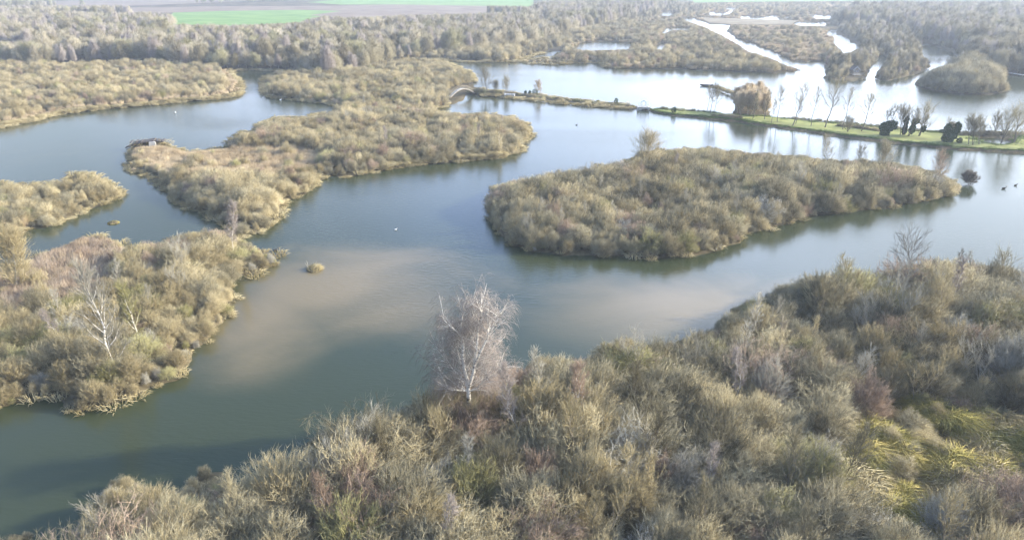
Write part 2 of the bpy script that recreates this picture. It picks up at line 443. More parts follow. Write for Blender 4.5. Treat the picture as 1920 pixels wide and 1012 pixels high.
def water_mat():
    m, nt, bs = principled("lake_water", 0.11, 0.5)
    bs.inputs['IOR'].default_value = 1.33
    tc = nt.nodes.new("ShaderNodeTexCoord")
    N = nt.nodes.new; Lk = nt.links.new
    # silt clouds stirred up in the shallows
    n0 = N("ShaderNodeTexNoise"); n0.inputs['Scale'].default_value = 0.045; n0.inputs['Detail'].default_value = 5; n0.inputs['Distortion'].default_value = .6
    Lk(tc.outputs['Object'], n0.inputs['Vector'])
    def plume(cx, cy, rx, ry, ang, soft):
        mp = N("ShaderNodeMapping"); mp.vector_type = 'TEXTURE'
        mp.inputs['Location'].default_value = (cx, cy, 0); mp.inputs['Rotation'].default_value = (0, 0, ang); mp.inputs['Scale'].default_value = (rx, ry, 1000)
        Lk(tc.outputs['Object'], mp.inputs['Vector'])
        ln = N("ShaderNodeVectorMath"); ln.operation = 'LENGTH'; Lk(mp.outputs['Vector'], ln.inputs[0])
        ad = N("ShaderNodeMath"); ad.operation = 'MULTIPLY_ADD'; Lk(n0.outputs['Fac'], ad.inputs[0]); ad.inputs[1].default_value = 2.2; Lk(ln.outputs['Value'], ad.inputs[2])
        mr = N("ShaderNodeMapRange"); mr.interpolation_type = 'SMOOTHSTEP'
        mr.inputs['From Min'].default_value = 2.1 + soft * .5; mr.inputs['From Max'].default_value = 2.1 - soft; mr.inputs['To Min'].default_value = 0; mr.inputs['To Max'].default_value = 1
        Lk(ad.outputs[0], mr.inputs['Value'])
        return mr.outputs['Result']
    pl = None
    for (px, py, rx, ry, an, so) in PLUMES:
        c = W(px, py)
        o = plume(c[0], c[1], rx, ry, an, so)
        if pl is None: pl = o
        else:
            mm = N("ShaderNodeMath"); mm.operation = 'MAXIMUM'; Lk(pl, mm.inputs[0]); Lk(o, mm.inputs[1]); pl = mm.outputs[0]
    mc = N("ShaderNodeMixRGB"); mc.inputs['Color1'].default_value = (.036, .045, .020, 1); mc.inputs['Color2'].default_value = (.185, .142, .070, 1)
    Lk(pl, mc.inputs['Fac'])
    Lk(mc.outputs['Color'], bs.inputs['Base Color'])
    # ripples: wind streaks of differing strength
    mp = N("ShaderNodeMapping"); mp.inputs['Rotation'].default_value = (0, 0, rad(20)); mp.inputs['Scale'].default_value = (.55, 1.5, 1)
    Lk(tc.outputs['Object'], mp.inputs['Vector'])
    w1 = N("ShaderNodeTexNoise"); w1.inputs['Scale'].default_value = 1.6; w1.inputs['Detail'].default_value = 3; w1.inputs['Roughness'].default_value = .6
    Lk(mp.outputs['Vector'], w1.inputs['Vector'])
    n3 = N("ShaderNodeTexNoise"); n3.inputs['Scale'].default_value = 0.012; n3.inputs['Detail'].default_value = 4; n3.inputs['Distortion'].default_value = 1.2
    Lk(tc.outputs['Object'], n3.inputs['Vector'])
    ms = N("ShaderNodeMapRange"); ms.inputs['From Min'].default_value = .4; ms.inputs['From Max'].default_value = .65; ms.inputs['To Min'].default_value = .12; ms.inputs['To Max'].default_value = .85
    Lk(n3.outputs['Fac'], ms.inputs['Value'])
    bp = N("ShaderNodeBump"); bp.inputs['Distance'].default_value = .08
    Lk(ms.outputs['Result'], bp.inputs['Strength']); Lk(w1.outputs['Fac'], bp.inputs['Height']); Lk(bp.outputs['Normal'], bs.inputs['Normal'])
    return m
PLUMES = [(660, 540, 17, 15, 0.0, .95), (480, 610, 10, 13, 0.3, 1.0), (1320, 575, 20, 10, 0.1, 1.0)]
M['water'] = water_mat()

# ---------------------------------------------------------------- ground and water
def build_ground():
    xs = np.concatenate([np.arange(-1500, -120, 40), np.arange(-120, 2040, 5.0), np.arange(2040, 3600, 40)])
    ys = np.concatenate([[-42, -38, -33, -28, -22, -16, -10, -5], np.arange(-2, 60, 2.0), np.arange(60, 330, 3.0), np.arange(330, 1060, 5.0), np.arange(1060, 1500, 25)])
    X, Y = np.meshgrid(xs, ys)
    u = (X - 960) / FPX; v = (506 - Y) / FPX
    dy = ca + v * sa; dz = -sa + v * ca
    t = CAM_H / (-dz)
    P = np.stack([u * t, dy * t], -1).reshape(-1, 2)
    s = land_sdf(P)
    n = wob(P[:, 0] * .35, P[:, 1] * .35)
    z = np.where(s > 0, np.minimum(s * .55, .38) + np.clip(s * .1, 0, 1) * .12 * n, np.maximum(s * .6, -1.6))
    V = np.column_stack([P, z])
    ny, nx = len(ys), len(xs)
    i = np.arange((ny - 1) * (nx - 1)); r, c = i // (nx - 1), i % (nx - 1)
    a = r * nx + c
    F = np.column_stack([a + nx, a + nx + 1, a + 1, a])
    me = mesh_np("ground", V, [F], smooth=True)
    o = link("ground", me, M['ground']); tag(o, kind="structure")
build_ground()
me = mesh_np("lake", [(-4200, 5, 0), (4200, 5, 0), (6500, 6500, 0), (-6500, 6500, 0)], [np.array([[0, 1, 2, 3]])])
tag(link("water", me, M['water']), kind="structure")

def sheet(name, pts, mat, z, lift_edges=True):
    """a flat sheet laid on the ground, traced outline"""
    V = Wpoly(pts)
    bm_v = [(x, y, z) for x, y in V]
    me = bpy.data.meshes.new(name)
    me.from_pydata(bm_v, [], [list(range(len(bm_v)))])
    me.update()
    if me.polygons[0].normal.z < 0: me.flip_normals()
    o = link(name, me, mat)
    return tag(o, kind="structure")
FIELDS = [
    ("green_field", [(306, 48), (325, 25), (420, 22), (560, 20), (640, 22), (560, 44), (440, 50)], M['field'], .55),
    ("ploughed_field", [(200, 26), (90, 22), (120, 17), (420, 13), (620, 12), (740, 9.5), (900, 12), (985, 18), (975, 24), (900, 27), (760, 31), (650, 35), (580, 30), (640, 22), (560, 20), (420, 22), (325, 25)], M['plough'], .56),
    ("far_green_field", [(575, 5), (700, -3), (1000, -3), (1000, 14), (900, 12), (740, 9.5), (640, 10)], M['field'], .56),
    ("far_pasture", [(1300, 6), (1600, 2), (1960, -2), (1960, -12), (1300, -8)], M['field'], .56),
    ("marsh_meadow", [(1312, 34), (1500, 40), (1480, 48), (1372, 47), (1330, 44)], 'meadow', .57),
    ("bare_field", [(-300, 12), (60, 3), (420, -4), (900, -9), (580, -6), (500, 2), (250, 12)], M['plough'], .56),
]
for nm, p, mt, z in FIELDS: sheet(nm, p, M[mt] if isinstance(mt, str) else mt, z)
# mown grass of the causeway, with its own shape
LAWN = [(1222, 209.2), (1262, 216.2), (1300, 219.6), (1340, 223), (1400, 229), (1450, 236.5), (1500, 243.5), (1600, 258), (1700, 269.5), (1800, 279), (1920, 286), (2300, 312), (2300, 262), (1920, 258), (1906, 264), (1903, 271), (1890, 276), (1868, 276), (1842, 271.5), (1822, 265), (1818, 257), (1800, 256),
        (1745, 252), (1690, 247.5), (1655, 244), (1600, 239), (1550, 234), (1480, 227), (1440, 222.5), (1380, 219), (1330, 214), (1290, 211.5), (1240, 207.5)]
def lawn():
    V = Wpoly(LAWN)
    # bank of turf: one raised mound with a soft edge
    n = len(V)
    me = bpy.data.meshes.new("lawn")
    me.from_pydata([(x, y, .60) for x, y in V], [], [list(range(n))])
    me.update()
    if me.polygons[0].normal.z < 0: me.flip_normals()
    tag(link("lawn", me, M['grass']), kind="structure")
lawn()

# ---------------------------------------------------------------- shrub prototypes
def make_shrub(seed, R=2.3, Hh=4.6, n0=14, k1=6, k2=7, k3=6, rt=.0125, upright=.35, lod=False, stems_r=.035, twig_up=.25, spread=.62):
    """returns (stems Wood, twigs Wood): a many-stemmed leafless shrub"""
    rng = np.random.default_rng(seed)
    st, tw = Wood(), Wood()
    th = np.arccos(rng.uniform(math.cos(rad(68)), 1, n0)) * (1 - upright * .35)
    ph = np.arange(n0) * 2.399 + rng.uniform(-.3, .3, n0)
    dirs = np.stack([np.sin(th) * np.cos(ph), np.sin(th) * np.sin(ph), np.cos(th)], 1)
    base = np.stack([np.cos(ph), np.sin(ph), np.zeros(n0)], 1) * rng.uniform(.05, .35, (n0, 1))
    # stem tips on an inner shell of the dome
    ext = np.stack([dirs[:, 0] * R * .72, dirs[:, 1] * R * .72, dirs[:, 2] * Hh * .70 + .2], 1) * rng.uniform(.8, 1.08, (n0, 1))
    mid = base + ext * .5 + np.stack([np.zeros(n0), np.zeros(n0), np.full(n0, -.12)], 1) + rng.normal(size=(n0, 3)) * .12
    tip = base + ext
    t = rng.uniform(0, 1, n0)
    r = stems_r * rng.uniform(.7, 1.2, n0)
    st.tubes(base, mid, r, r * .75, t, 4); st.tubes(mid, tip, r * .75, r * .45, t, 4)
    P0 = np.concatenate([mid, (mid + tip) / 2]); P1 = np.concatenate([(mid + tip) / 2, tip])
    C = np.array([0, 0, Hh * .15])
    S1, E1 = children(rng, np.concatenate([base + (mid - base) * .3, mid]), np.concatenate([mid, tip]), max(1, k1 // 2), Hh * .25, spread, twig_up * .6, .25, .9, C)
    t1 = rng.uniform(0, 1, len(S1))
    st.tubes(S1, E1, np.full(len(S1), stems_r * .42), np.full(len(S1), stems_r * .22), t1, 3)
    S2, E2 = children(rng, S1, E1, k2, Hh * .15, spread * 1.15, twig_up * .5, .2, .8, C)
    t2 = rng.uniform(0, 1, len(S2))
    (tw).tubes(S2, E2, np.full(len(S2), rt * 1.35), np.full(len(S2), rt * .8), t2, 3)
    S3, E3 = children(rng, S2, E2, k3, Hh * .095, spread * 1.1, twig_up * .6, .2, .55, C)
    t3 = np.clip(np.repeat(t2, k3) * .5 + rng.uniform(0, .5, len(S3)), 0, 1)
    tw.cones(S3, E3, np.full(len(S3), rt), t3)
    S4, E4 = children(rng, P0, P1, 3, Hh * .16, spread, twig_up, .2, .3, C)
    tw.cones(S4, E4, np.full(len(S4), rt * 1.4), rng.uniform(0, 1, len(S4)))
    return st, tw

def shell_twigs(w, seed, R, Hh, n, rt, length, z0=.25, upb=.45, rnd=.45, lumps=.16, inner=.72):
    """fine outer shoots filling the lumpy rim of a dome-shaped crown"""
    rng = np.random.default_rng(seed)
    d = unit(rng.normal(size=(n, 3))); d[:, 2] = np.abs(d[:, 2]) * 1.1 - .18; d = unit(d)
    f = rng.uniform(1.6, 2.6, 3); ph = rng.uniform(0, 6, 3)
    lump = 1 + lumps * (np.sin(d[:, 0] * f[0] * 2 + ph[0]) * np.cos(d[:, 1] * f[1] * 2 + ph[1]) + .7 * np.sin(d[:, 0] * 6 + d[:, 1] * 5 + d[:, 2] * 7 + ph[2]))
    q = rng.uniform(inner ** 3, 1, n) ** (1 / 3) * lump
    zc = Hh * z0
    P = np.stack([d[:, 0] * R * q, d[:, 1] * R * q, zc + d[:, 2] * (Hh - zc) * q], 1)
    D = unit(d + rng.normal(size=(n, 3)) * rnd + [0, 0, upb])
    L = length * rng.uniform(.5, 1.3, (n, 1))
    P[:, 2] = np.maximum(P[:, 2], .1)
    w.cones(P - D * L * .6, P + D * L * .4, np.full(n, rt), np.clip(.5 + 1.6 * (lump - 1) + rng.uniform(-.4, .4, n), 0, 1))
def sprigs(w, seed, R, Hh, n, rt, length, z0=.25, upb=.3, rnd=.6, lumps=.24, inner=.5, kids=3):
    """branched end shoots in the outer part of a lumpy dome"""
    rng = np.random.default_rng(seed)
    d = unit(rng.normal(size=(n, 3))); d[:, 2] = np.abs(d[:, 2]) * 1.1 - .18; d = unit(d)
    ph = rng.uniform(0, 6, 3)
    lump = 1 + lumps * (np.sin(d[:, 0] * 4.2 + ph[0]) * np.cos(d[:, 1] * 4.6 + ph[1]) + .7 * np.sin(d[:, 0] * 6 + d[:, 1] * 5 + d[:, 2] * 7 + ph[2]))
    q = rng.uniform(inner ** 3, 1, n) ** (1 / 3) * lump
    zc = Hh * z0
    P = np.stack([d[:, 0] * R * q, d[:, 1] * R * q, np.maximum(zc + d[:, 2] * (Hh - zc) * q, .1)], 1)
    D = unit(d + rng.normal(size=(n, 3)) * rnd + [0, 0, upb])
    L = length * rng.uniform(.5, 1.3, (n, 1))
    A = P - D * L * .6; Bm = A + D * L * .5
    D2 = unit(D + rng.normal(size=(n, 3)) * .35 + [0, 0, .15]); E = Bm + D2 * L * .6
    t = np.clip(.5 + 1.5 * (lump - 1) + rng.uniform(-.4, .4, n), 0, 1)
    w.tubes(A, Bm, np.full(n, rt * 1.3), np.full(n, rt), t, 3); w.cones(Bm, E, np.full(n, rt), t)
    S, F = children(rng, np.concatenate([A, Bm]), np.concatenate([Bm, E]), kids, length * .5, .8, .1, .1)
    w.cones(S, F, np.full(len(S), rt * .8), np.clip(np.repeat(np.concatenate([t, t]), kids) + rng.uniform(-.2, .2, len(S)), 0, 1))
KINDS = {   # kind: (twig material, stem material, label phrase)
    'tan': ('tan', 'stem', "straw tan rounded willow shrub"),
    'brown': ('brown', 'stem', "grey brown rounded willow shrub"),
    'red': ('red', 'stem', "reddish brown twiggy shrub"),
    'green': ('green', 'stem', "yellow green twiggy willow shrub"),
    'grey': ('grey', 'grey', "pale grey lichen covered shrub"),
}
NEAR = {}      # kind -> list of (stems mesh, twigs mesh)
FARP = {}      # kind -> list of single meshes
sd = 10
for kd, (tm, sm, _) in KINDS.items():
    NEAR[kd] = []; FARP[kd] = []
    for i in range(3 if kd in ('tan', 'brown') else 2):
        sd += 1
        up = [.2, .9, .5][i]
        st, tw = make_shrub(sd, R=[2.5, 2.0, 2.3][i], Hh=[4.3, 5.0, 4.6][i], n0=[15, 13, 14][i], upright=up, twig_up=[.15, .45, .3][i], spread=[.65, .5, .6][i], k2=5, k3=3)
        sprigs(tw, sd, [2.75, 2.15, 2.45][i], [4.2, 4.7, 4.4][i], 1050, .0105, .85, upb=[.15, .6, .3][i], rnd=[.6, .4, .5][i])
        NEAR[kd].append((st.mesh("shrub_stems", M[sm]), tw.mesh("shrub_twigs", M[tm])))
        st, tw = make_shrub(sd + 50, R=[2.5, 2.0, 2.3][i], Hh=[4.3, 5.0, 4.6][i], n0=12, k1=5, k2=4, k3=1, rt=.022, upright=up, twig_up=[.15, .45, .3][i], spread=[.65, .5, .6][i], stems_r=.05)
        shell_twigs(tw, sd + 7, [2.8, 2.2, 2.5][i], [4.2, 4.7, 4.4][i], 2200, .023, .62, upb=[.4, .9, .6][i], lumps=.24, inner=.55)
        far = Wood(); far.v, far.f3, far.f4, far.t, far.n = list(tw.v), list(tw.f3), list(tw.f4), list(tw.t), tw.n
        for V, F, T in [(np.concatenate(st.v), np.concatenate(st.f4), np.concatenate(st.t))]:
            far.f4.append(F + far.n); far.v.append(V); far.t.append(T); far.n += len(V)
        FARP[kd].append(far.mesh("distant_shrub", M[tm]))

# ---------------------------------------------------------------- trees
def make_tree(seed, H=10.0, spread=2.2, clear=.3, n_l=16, k2=6, k3=6, k4=4, rt=.012, tr=.12, angle=.75, droop=0.0, lean=(0, 0), sides=5, up=.35, forks=1, shape=1.0, wig=.35):
    """leafless tree: trunk Wood, crown Wood (fine twigs)"""
    rng = np.random.default_rng(seed)
    trunk, crown = Wood(), Wood()
    axes = []
    for f in range(forks):
        a = rng.uniform(0, 6.28)
        n = 9
        zs = np.linspace(0, H * (1 if f == 0 else rng.uniform(.75, .95)), n)
        sp = (0 if forks == 1 else .16 * H)
        off = np.cumsum(rng.normal(size=(n, 2)) * wig * H / 10 / 2.5, 0); off[0] = 0
        tt = zs / H
        pts = np.column_stack([off[:, 0] + lean[0] * zs + sp * np.cos(a) * tt ** 1.2, off[:, 1] + lean[1] * zs + sp * np.sin(a) * tt ** 1.2, zs])
        rr = tr * (1 - tt * .93) * (1 if f == 0 else .8)
        trunk.tubes(pts[:-1], pts[1:], rr[:-1], rr[1:], np.full(n - 1, .6), sides)
        axes.append((pts, rr))
    S, E, RR = [], [], []
    for i in range(n_l * forks):
        pts, rr = axes[i % forks]
        q = clear + (1 - clear) * ((i // forks + .5) / n_l) ** .85
        x = q * (len(pts) - 1); j = min(int(x), len(pts) - 2); p = pts[j] + (pts[j + 1] - pts[j]) * (x - j)
        az = i * 2.4 + rng.uniform(-.4, .4)
        rel = (q - clear) / (1 - clear)
        L = spread * (1.0 - .65 * rel ** 1.5) * (0.55 + .45 * min(1, rel * 4 + .3)) * rng.uniform(.8, 1.2) * shape
        an = angle * (1 - .45 * rel)
        d = np.array([math.sin(an) * math.cos(az), math.sin(an) * math.sin(az), math.cos(an)])
        m = p + d * L * .5 + rng.normal(size=3) * .05 * L
        d2 = unit(d + np.array([0, 0, up - droop * .3]))
        e = m + d2 * L * .55
        S += [p, m]; E += [m, e]; r0 = max(rt * 1.6, tr * .36 * (1 - rel * .7)); RR += [(r0, r0 * .7), (r0 * .7, r0 * .35)]
    S, E, RR = np.array(S), np.array(E), np.array(RR)
    trunk.tubes(S, E, RR[:, 0], RR[:, 1], rng.uniform(.3, .9, len(S)), 4)
    S2, E2 = children(rng, S, E, k2, spread * .38, .6, up * .6, .2, droop=0)
    crown.tubes(S2, E2, np.full(len(S2), rt * 1.9), np.full(len(S2), rt * 1.1), rng.uniform(.2, .9, len(S2)), 3)
    S3, E3 = children(rng, S2, E2, k3, spread * .25, .6, up * .4, .2, droop=droop * .7)
    crown.tubes(S3, E3, np.full(len(S3), rt * 1.1), np.full(len(S3), rt * .7), rng.uniform(0, .8, len(S3)), 3)
    if k4:
        S4, E4 = children(rng, S3, E3, k4, spread * .17, .5, up * .2, .2, droop=droop * 1.4)
        crown.cones(S4, E4, np.full(len(S4), rt * .8), rng.uniform(0, 1, len(S4)))
    return trunk, crown
def join(name, mat, *ws):
    o = Wood()
    for w in ws:
        for f in w.f3: o.f3.append(f + o.n)
        for f in w.f4: o.f4.append(f + o.n)
        o.v += w.v; o.t += w.t; o.n += w.n
    return o.mesh(name, mat)
TREEKIND = {}
for nm, mt, args in [
    ('tan_tree', 'woodtan', dict(H=10, spread=3.6, clear=.08, n_l=14, k2=4, k3=3, k4=1, rt=.035, tr=.16, angle=.95, forks=2)),
    ('brown_tree', 'brown', dict(H=10, spread=3.1, clear=.12, n_l=14, k2=4, k3=3, k4=1, rt=.035, tr=.16, angle=.75, forks=2)),
    ('pink_tree', 'birchtwig', dict(H=11, spread=2.2, clear=.15, n_l=18, k2=5, k3=5, k4=2, rt=.032, tr=.15, angle=.55, droop=.1)),
    ('green_tree', 'woodgreen', dict(H=9, spread=3.8, clear=.06, n_l=14, k2=4, k3=3, k4=1, rt=.035, tr=.16, angle=1.0, forks=3)),
]:
    TREEKIND[nm] = []
    for i in range(3):
        tk_, cr_ = make_tree(200 + i * 7 + len(nm), **dict(args, H=args['H'] * .9))
        sp_, H_ = args['spread'], args['H']
        shell_twigs(cr_, 500 + i + len(nm), sp_ * 1.12, H_ * 1.02, 3600, .038, .8, z0=.36, upb=.15, lumps=.26, inner=.6, rnd=.6)
        TREEKIND[nm].append(join("bare_tree", M[mt], tk_, cr_))
TREELAB = {'tan_tree': "straw coloured spreading bare tree", 'brown_tree': "grey brown bare tree", 'pink_tree': "slender pinkish brown bare birch", 'green_tree': "broad olive green bare willow tree"}

# ---------------------------------------------------------------- reeds and sedge prototypes
def make_clump(seed, n, rad_, h, mat, lean=.18, r=.02, curve=0.0, name="clump"):
    rng = np.random.default_rng(seed)
    w = Wood()
    a = rng.uniform(0, 6.28, n); q = np.sqrt(rng.uniform(0, 1, n)) * rad_
    P = np.stack([q * np.cos(a), q * np.sin(a), np.zeros(n)], 1)
    L = h * rng.uniform(.65, 1.1, n)
    out = np.stack([np.cos(a), np.sin(a), np.zeros(n)], 1)
    D = unit(np.array([[0, 0, 1.0]]) + rng.normal(size=(n, 3)) * lean + out * curve * (q / rad_)[:, None])
    M1 = P + D * (L * .6)[:, None]
    D2 = unit(D + out * curve * 1.2 + np.array([[0, 0, -curve * 1.3]]) + rng.normal(size=(n, 3)) * lean * .7)
    E = M1 + D2 * (L * .45)[:, None]
    t = rng.uniform(0, 1, n)
    w.tubes(P, M1, np.full(n, r), np.full(n, r * .8), t, 3)
    w.cones(M1, E, np.full(n, r * (1.5 if curve == 0 else .8)), np.clip(t + .1, 0, 1))
    return w.mesh(name, mat)
REED = {'reed': [make_clump(400 + i, 95, 1.0, 2.1, M['reed'], .10, .022, name="reed_clump") for i in range(3)],
        'reedred': [make_clump(410 + i, 95, 1.0, 2.2, M['reedred'], .13, .022, name="reed_clump") for i in range(2)],
        'farreed': [make_clump(420 + i, 60, 2.2, 1.9, M['reed'], .15, .07, name="reed_clump") for i in range(2)],
        'sedge': [make_clump(430 + i, 420, .30, 1.05, M['sedge'], .30, .010, 1.0, name="sedge_tussock") for i in range(3)],
        'sedgegreen': [make_clump(440 + i, 800, .42, 1.35, M['sedgegreen'], .40, .0115, .9, name="sedge_tussock") for i in range(3)],
        'bank': [make_clump(450 + i, 70, .5, .7, M['sedge'], .3, .018, .8, name="bank_grass") for i in range(2)],
        'bankgreen': [make_clump(460 + i, 90, .8, .55, M['grassblade'], .35, .02, .5, name="bank_grass") for i in range(2)]}

# ---------------------------------------------------------------- scattering
CLEAR = [Wpoly(p) for _, p, _, _ in FIELDS]
def hides_water(P, h, fieldclear, latr=.3):
    bad = np.zeros(len(P), bool)
    far = np.hypot(P[:, 0], P[:, 1]) > 140
    for f in (.3, .55, np.where(far, .95, .8)):
        for sx in ((-latr, latr) if np.all(f < .7) else (-latr * .6, latr * .6)):
            q = (P + np.stack([h * sx, h * 0], 1)) * (CAM_H / (CAM_H - h * f))[:, None]
            bad |= land_sdf(q) < -.2
    q = P * (CAM_H / (CAM_H - h * .9))[:, None]
    if fieldclear:
        for C in CLEAR: bad |= sd_poly(q, C) > 0
    return bad
def scatter(zone, spacing, hr, seed, margin=.8, Hlim=True, latr=.3, xlim=(-260, 2180), ylim=(-30, 1240), thin=None, maxs=None, fieldclear=True):
    """jittered points inside a traced zone; heights limited so the tops keep below the shoreline behind"""
    rng = np.random.default_rng(seed)
    V = Wpoly(zone)
    lo, hi = V.min(0), V.max(0)
    out = []
    nx, ny = int((hi[0] - lo[0]) / spacing) + 1, int((hi[1] - lo[1]) / spacing) + 1
    gx, gy = np.meshgrid(np.arange(nx), np.arange(ny))
    P = np.stack([lo[0] + (gx + .5 * (gy % 2)) * spacing, lo[1] + gy * spacing], -1).reshape(-1, 2)
    P = P + rng.uniform(-.42, .42, P.shape) * spacing
    px, py = to_px(P[:, 0], P[:, 1])
    k = (px > xlim[0]) & (px < xlim[1]) & (py > ylim[0]) & (py < ylim[1]) & (P[:, 1] > 5)
    P = P[k]
    P = P[sd_poly(P, V) > 0]
    if not len(P): return np.zeros((0, 3))
    if thin is not None: P = P[rng.uniform(0, 1, len(P)) < thin]
    s = land_sdf(P)
    k = (s > margin) if maxs is None else ((s > margin) & (s < maxs))
    P = P[k]; s = s[k]
    h = rng.uniform(hr[0], hr[1], len(P)) * (1 + .2 * wob(P[:, 0] * .12 + 3, P[:, 1] * .12)) * np.clip(.55 + s / (hr[1] * 2.2), .6, 1)
    if Hlim:
        act = np.ones(len(P), bool)
        for it in range(8):
            i = np.nonzero(act)[0]
            if not len(i): break
            bad = hides_water(P[i], h[i], fieldclear, latr)
            h[i[bad]] *= .84
            act[i[~bad]] = False
        good = (~act) & (h > hr[0] * .36)
        P, h = P[good], h[good]
    if fieldclear:
        for C in CLEAR:
            g = sd_poly(P, C) < -1
            P, h = P[g], h[g]
    return np.column_stack([P, h])

PLANTS = []      # (x, y, h, kind, place)  shrubs
TREES = []       # woodland trees
STUFF = {'reed': [], 'reedred': [], 'farreed': [], 'bank': [], 'bankgreen': []}
def pick(rng, mix, n):
    ks = list(mix); w = np.array([mix[k] for k in ks], float); w /= w.sum()
    return [ks[i] for i in rng.choice(len(ks), n, p=w)]
EXCLUDE = [np.array(Wpoly(p)) for p in [
    [(1568, 845), (1600, 800), (1690, 775), (1760, 770), (1850, 790), (1990, 800), (2000, 1000), (1900, 1000), (1780, 985), (1700, 1000), (1610, 960), (1550, 900)],    # sedge clearing
]]
def shrubs(zone, spacing, hr, seed, mix, place, margin=.8, **kw):
    pts = scatter(zone, spacing, hr, seed, margin, **kw)
    for E in EXCLUDE:
        if len(pts):
            ine = in_poly(pts[:, :2], E)
            pts[ine, 2] = np.minimum(pts[ine, 2] * .5, 2.2)
            pts = pts[~ine | (np.arange(len(pts)) % 5 < 2)]
    rng = np.random.default_rng(seed + 1)
    for (x, y, h), k in zip(pts, pick(rng, mix, len(pts))): PLANTS.append((x, y, h, k, place))
def woods(zone, spacing, hr, seed, mix, place, margin=1.0, **kw):
    pts = scatter(zone, spacing, hr, seed, margin, **kw)
    rng = np.random.default_rng(seed + 1)
    for (x, y, h), k in zip(pts, pick(rng, mix, len(pts))): TREES.append((x, y, h, k, place))
def reeds(kind, zone, spacing, hr, seed, margin=.4, **kw):
    pts = scatter(zone, spacing, hr, seed, margin, **kw)
    STUFF[kind] += [tuple(p) for p in pts]

BIG = [(-400, 1300), (2400, 1300), (2400, 480), (-400, 480)]
shrubs(K_BANK, 2.5, (2.5, 6.0), 1, {'tan': 4.5, 'brown': 5.5, 'red': 1.0, 'green': .8, 'grey': .6}, "on the near bank", margin=0.0)
shrubs(K_BANK, 1.5, (1.3, 2.6), 101, {'tan': 4, 'brown': 5, 'red': 1, 'green': .6}, "on the near bank", margin=-.3, maxs=5.0)
L_REED = [(-300, 530), (30, 505), (80, 482), (150, 455), (222, 458), (232, 478), (260, 500), (250, 560), (160, 610), (-300, 680)]
L_SHRUB = [(-300, 640), (140, 600), (235, 560), (245, 510), (300, 478), (450, 436), (530, 470), (530, 520), (440, 600), (380, 720), (120, 800), (-300, 860)]
shrubs(L_SHRUB, 2.3, (2.4, 4.8), 2, {'tan': 6, 'brown': 1.6, 'red': .5, 'green': 1.6, 'grey': .5}, "on the left island", margin=0.1)
shrubs(L_REED, 5.0, (2.0, 3.4), 22, {'tan': 4, 'red': 1}, "on the left island")
reeds('reedred', L_REED, 1.15, (1.6, 2.6), 3)
reeds('reed', L_REED, 2.2, (1.5, 2.4), 33)
shrubs(M_ISLE, 2.3, (2.2, 3.6), 4, {'tan': 6, 'brown': 2, 'green': 1}, "on the small island at the left edge", margin=.2)
reeds('reed', [(-200, 500), (0, 459), (20, 446), (60, 430), (40, 405), (0, 400), (-200, 420)], 1.3, (1.2, 2.0), 44)
shrubs(L_ISLE, 1.5, (1.1, 2.3), 102, {'tan': 6, 'brown': 2, 'red': .6, 'green': 1.2, 'grey': .4}, "on the left island", margin=-.3, maxs=3.5)
shrubs(M_ISLE, 1.8, (1.0, 2.0), 104, {'tan': 6, 'brown': 2, 'green': .8}, "on the small island at the left edge", margin=-.2, maxs=3.0, thin=.8)
shrubs(OVAL, 1.6, (1.2, 2.5), 110, {'tan': 3, 'brown': 5, 'red': .9, 'green': .6, 'grey': .5}, "on the oval island", margin=-.3, maxs=3.5)
shrubs(N_ISLE, 1.9, (1.0, 2.2), 108, {'tan': 6, 'brown': 3, 'red': .6}, "on the middle island", margin=-.2, maxs=3.5, thin=.7)
# middle island
N_REED = [(245, 300), (260, 280), (350, 287), (440, 280), (620, 268), (630, 300), (560, 345), (500, 360), (420, 360), (350, 345), (300, 330)]
N_E = [(620, 345), (600, 290), (430, 282), (430, 250), (490, 225), (640, 203), (860, 214), (1000, 230), (1000, 300), (700, 340)]
reeds('reed', N_REED, 1.0, (1.2, 2.0), 5)
shrubs(N_REED, 7.0, (1.6, 3.2), 6, {'tan': 5, 'green': 1, 'brown': 1}, "on the middle island")
shrubs([(300, 335), (420, 350), (520, 345), (600, 320), (640, 345), (540, 400), (480, 460), (300, 400)], 2.3, (2.4, 4.0), 7, {'tan': 6, 'brown': 1.5, 'red': .6}, "on the middle island", margin=.2)
shrubs(N_E, 2.5, (2.6, 4.2), 8, {'tan': 5, 'brown': 3.5, 'red': .8, 'green': .4}, "on the middle island", margin=.3)
reeds('reed', [(700, 206), (860, 214), (960, 222), (990, 240), (940, 245), (860, 232), (760, 222), (650, 215)], 1.6, (1.8, 2.4), 9)
shrubs(OVAL, 2.05, (2.9, 5.4), 10, {'tan': 4, 'brown': 6, 'red': .5, 'green': .8, 'grey': .25}, "on the oval island", margin=0.0)
shrubs(I_ISLE, 3.0, (5.5, 8.5), 11, {'brown': 6, 'tan': 1}, "on the domed islet", margin=0.0)
# strip in front of the woods
D_ZONE = [(494, 150), (560, 137), (620, 145), (700, 135), (828, 116), (885, 144), (890, 178), (841, 198), (800, 208), (640, 205), (500, 186)]
shrubs(D_ZONE, 2.9, (2.6, 4.2), 12, {'tan': 6, 'brown': 3, 'green': .8}, "on the spit by the footbridge")
reeds('reed', [(560, 180), (860, 165), (868, 190), (800, 208), (600, 198)], 2.2, (1.8, 2.6), 13)
# top left marsh
A_ZONE = [(-300, 262), (0, 238), (445, 181), (455, 165), (430, 136), (280, 120), (0, 128), (-300, 142)]
shrubs(A_ZONE, 3.4, (2.2, 3.8), 14, {'tan': 7, 'brown': 2, 'green': .6, 'red': .5}, "on the upper left marsh", margin=5.0)
reeds('reed', A_ZONE, 2.3, (1.3, 2.1), 15, margin=.8)
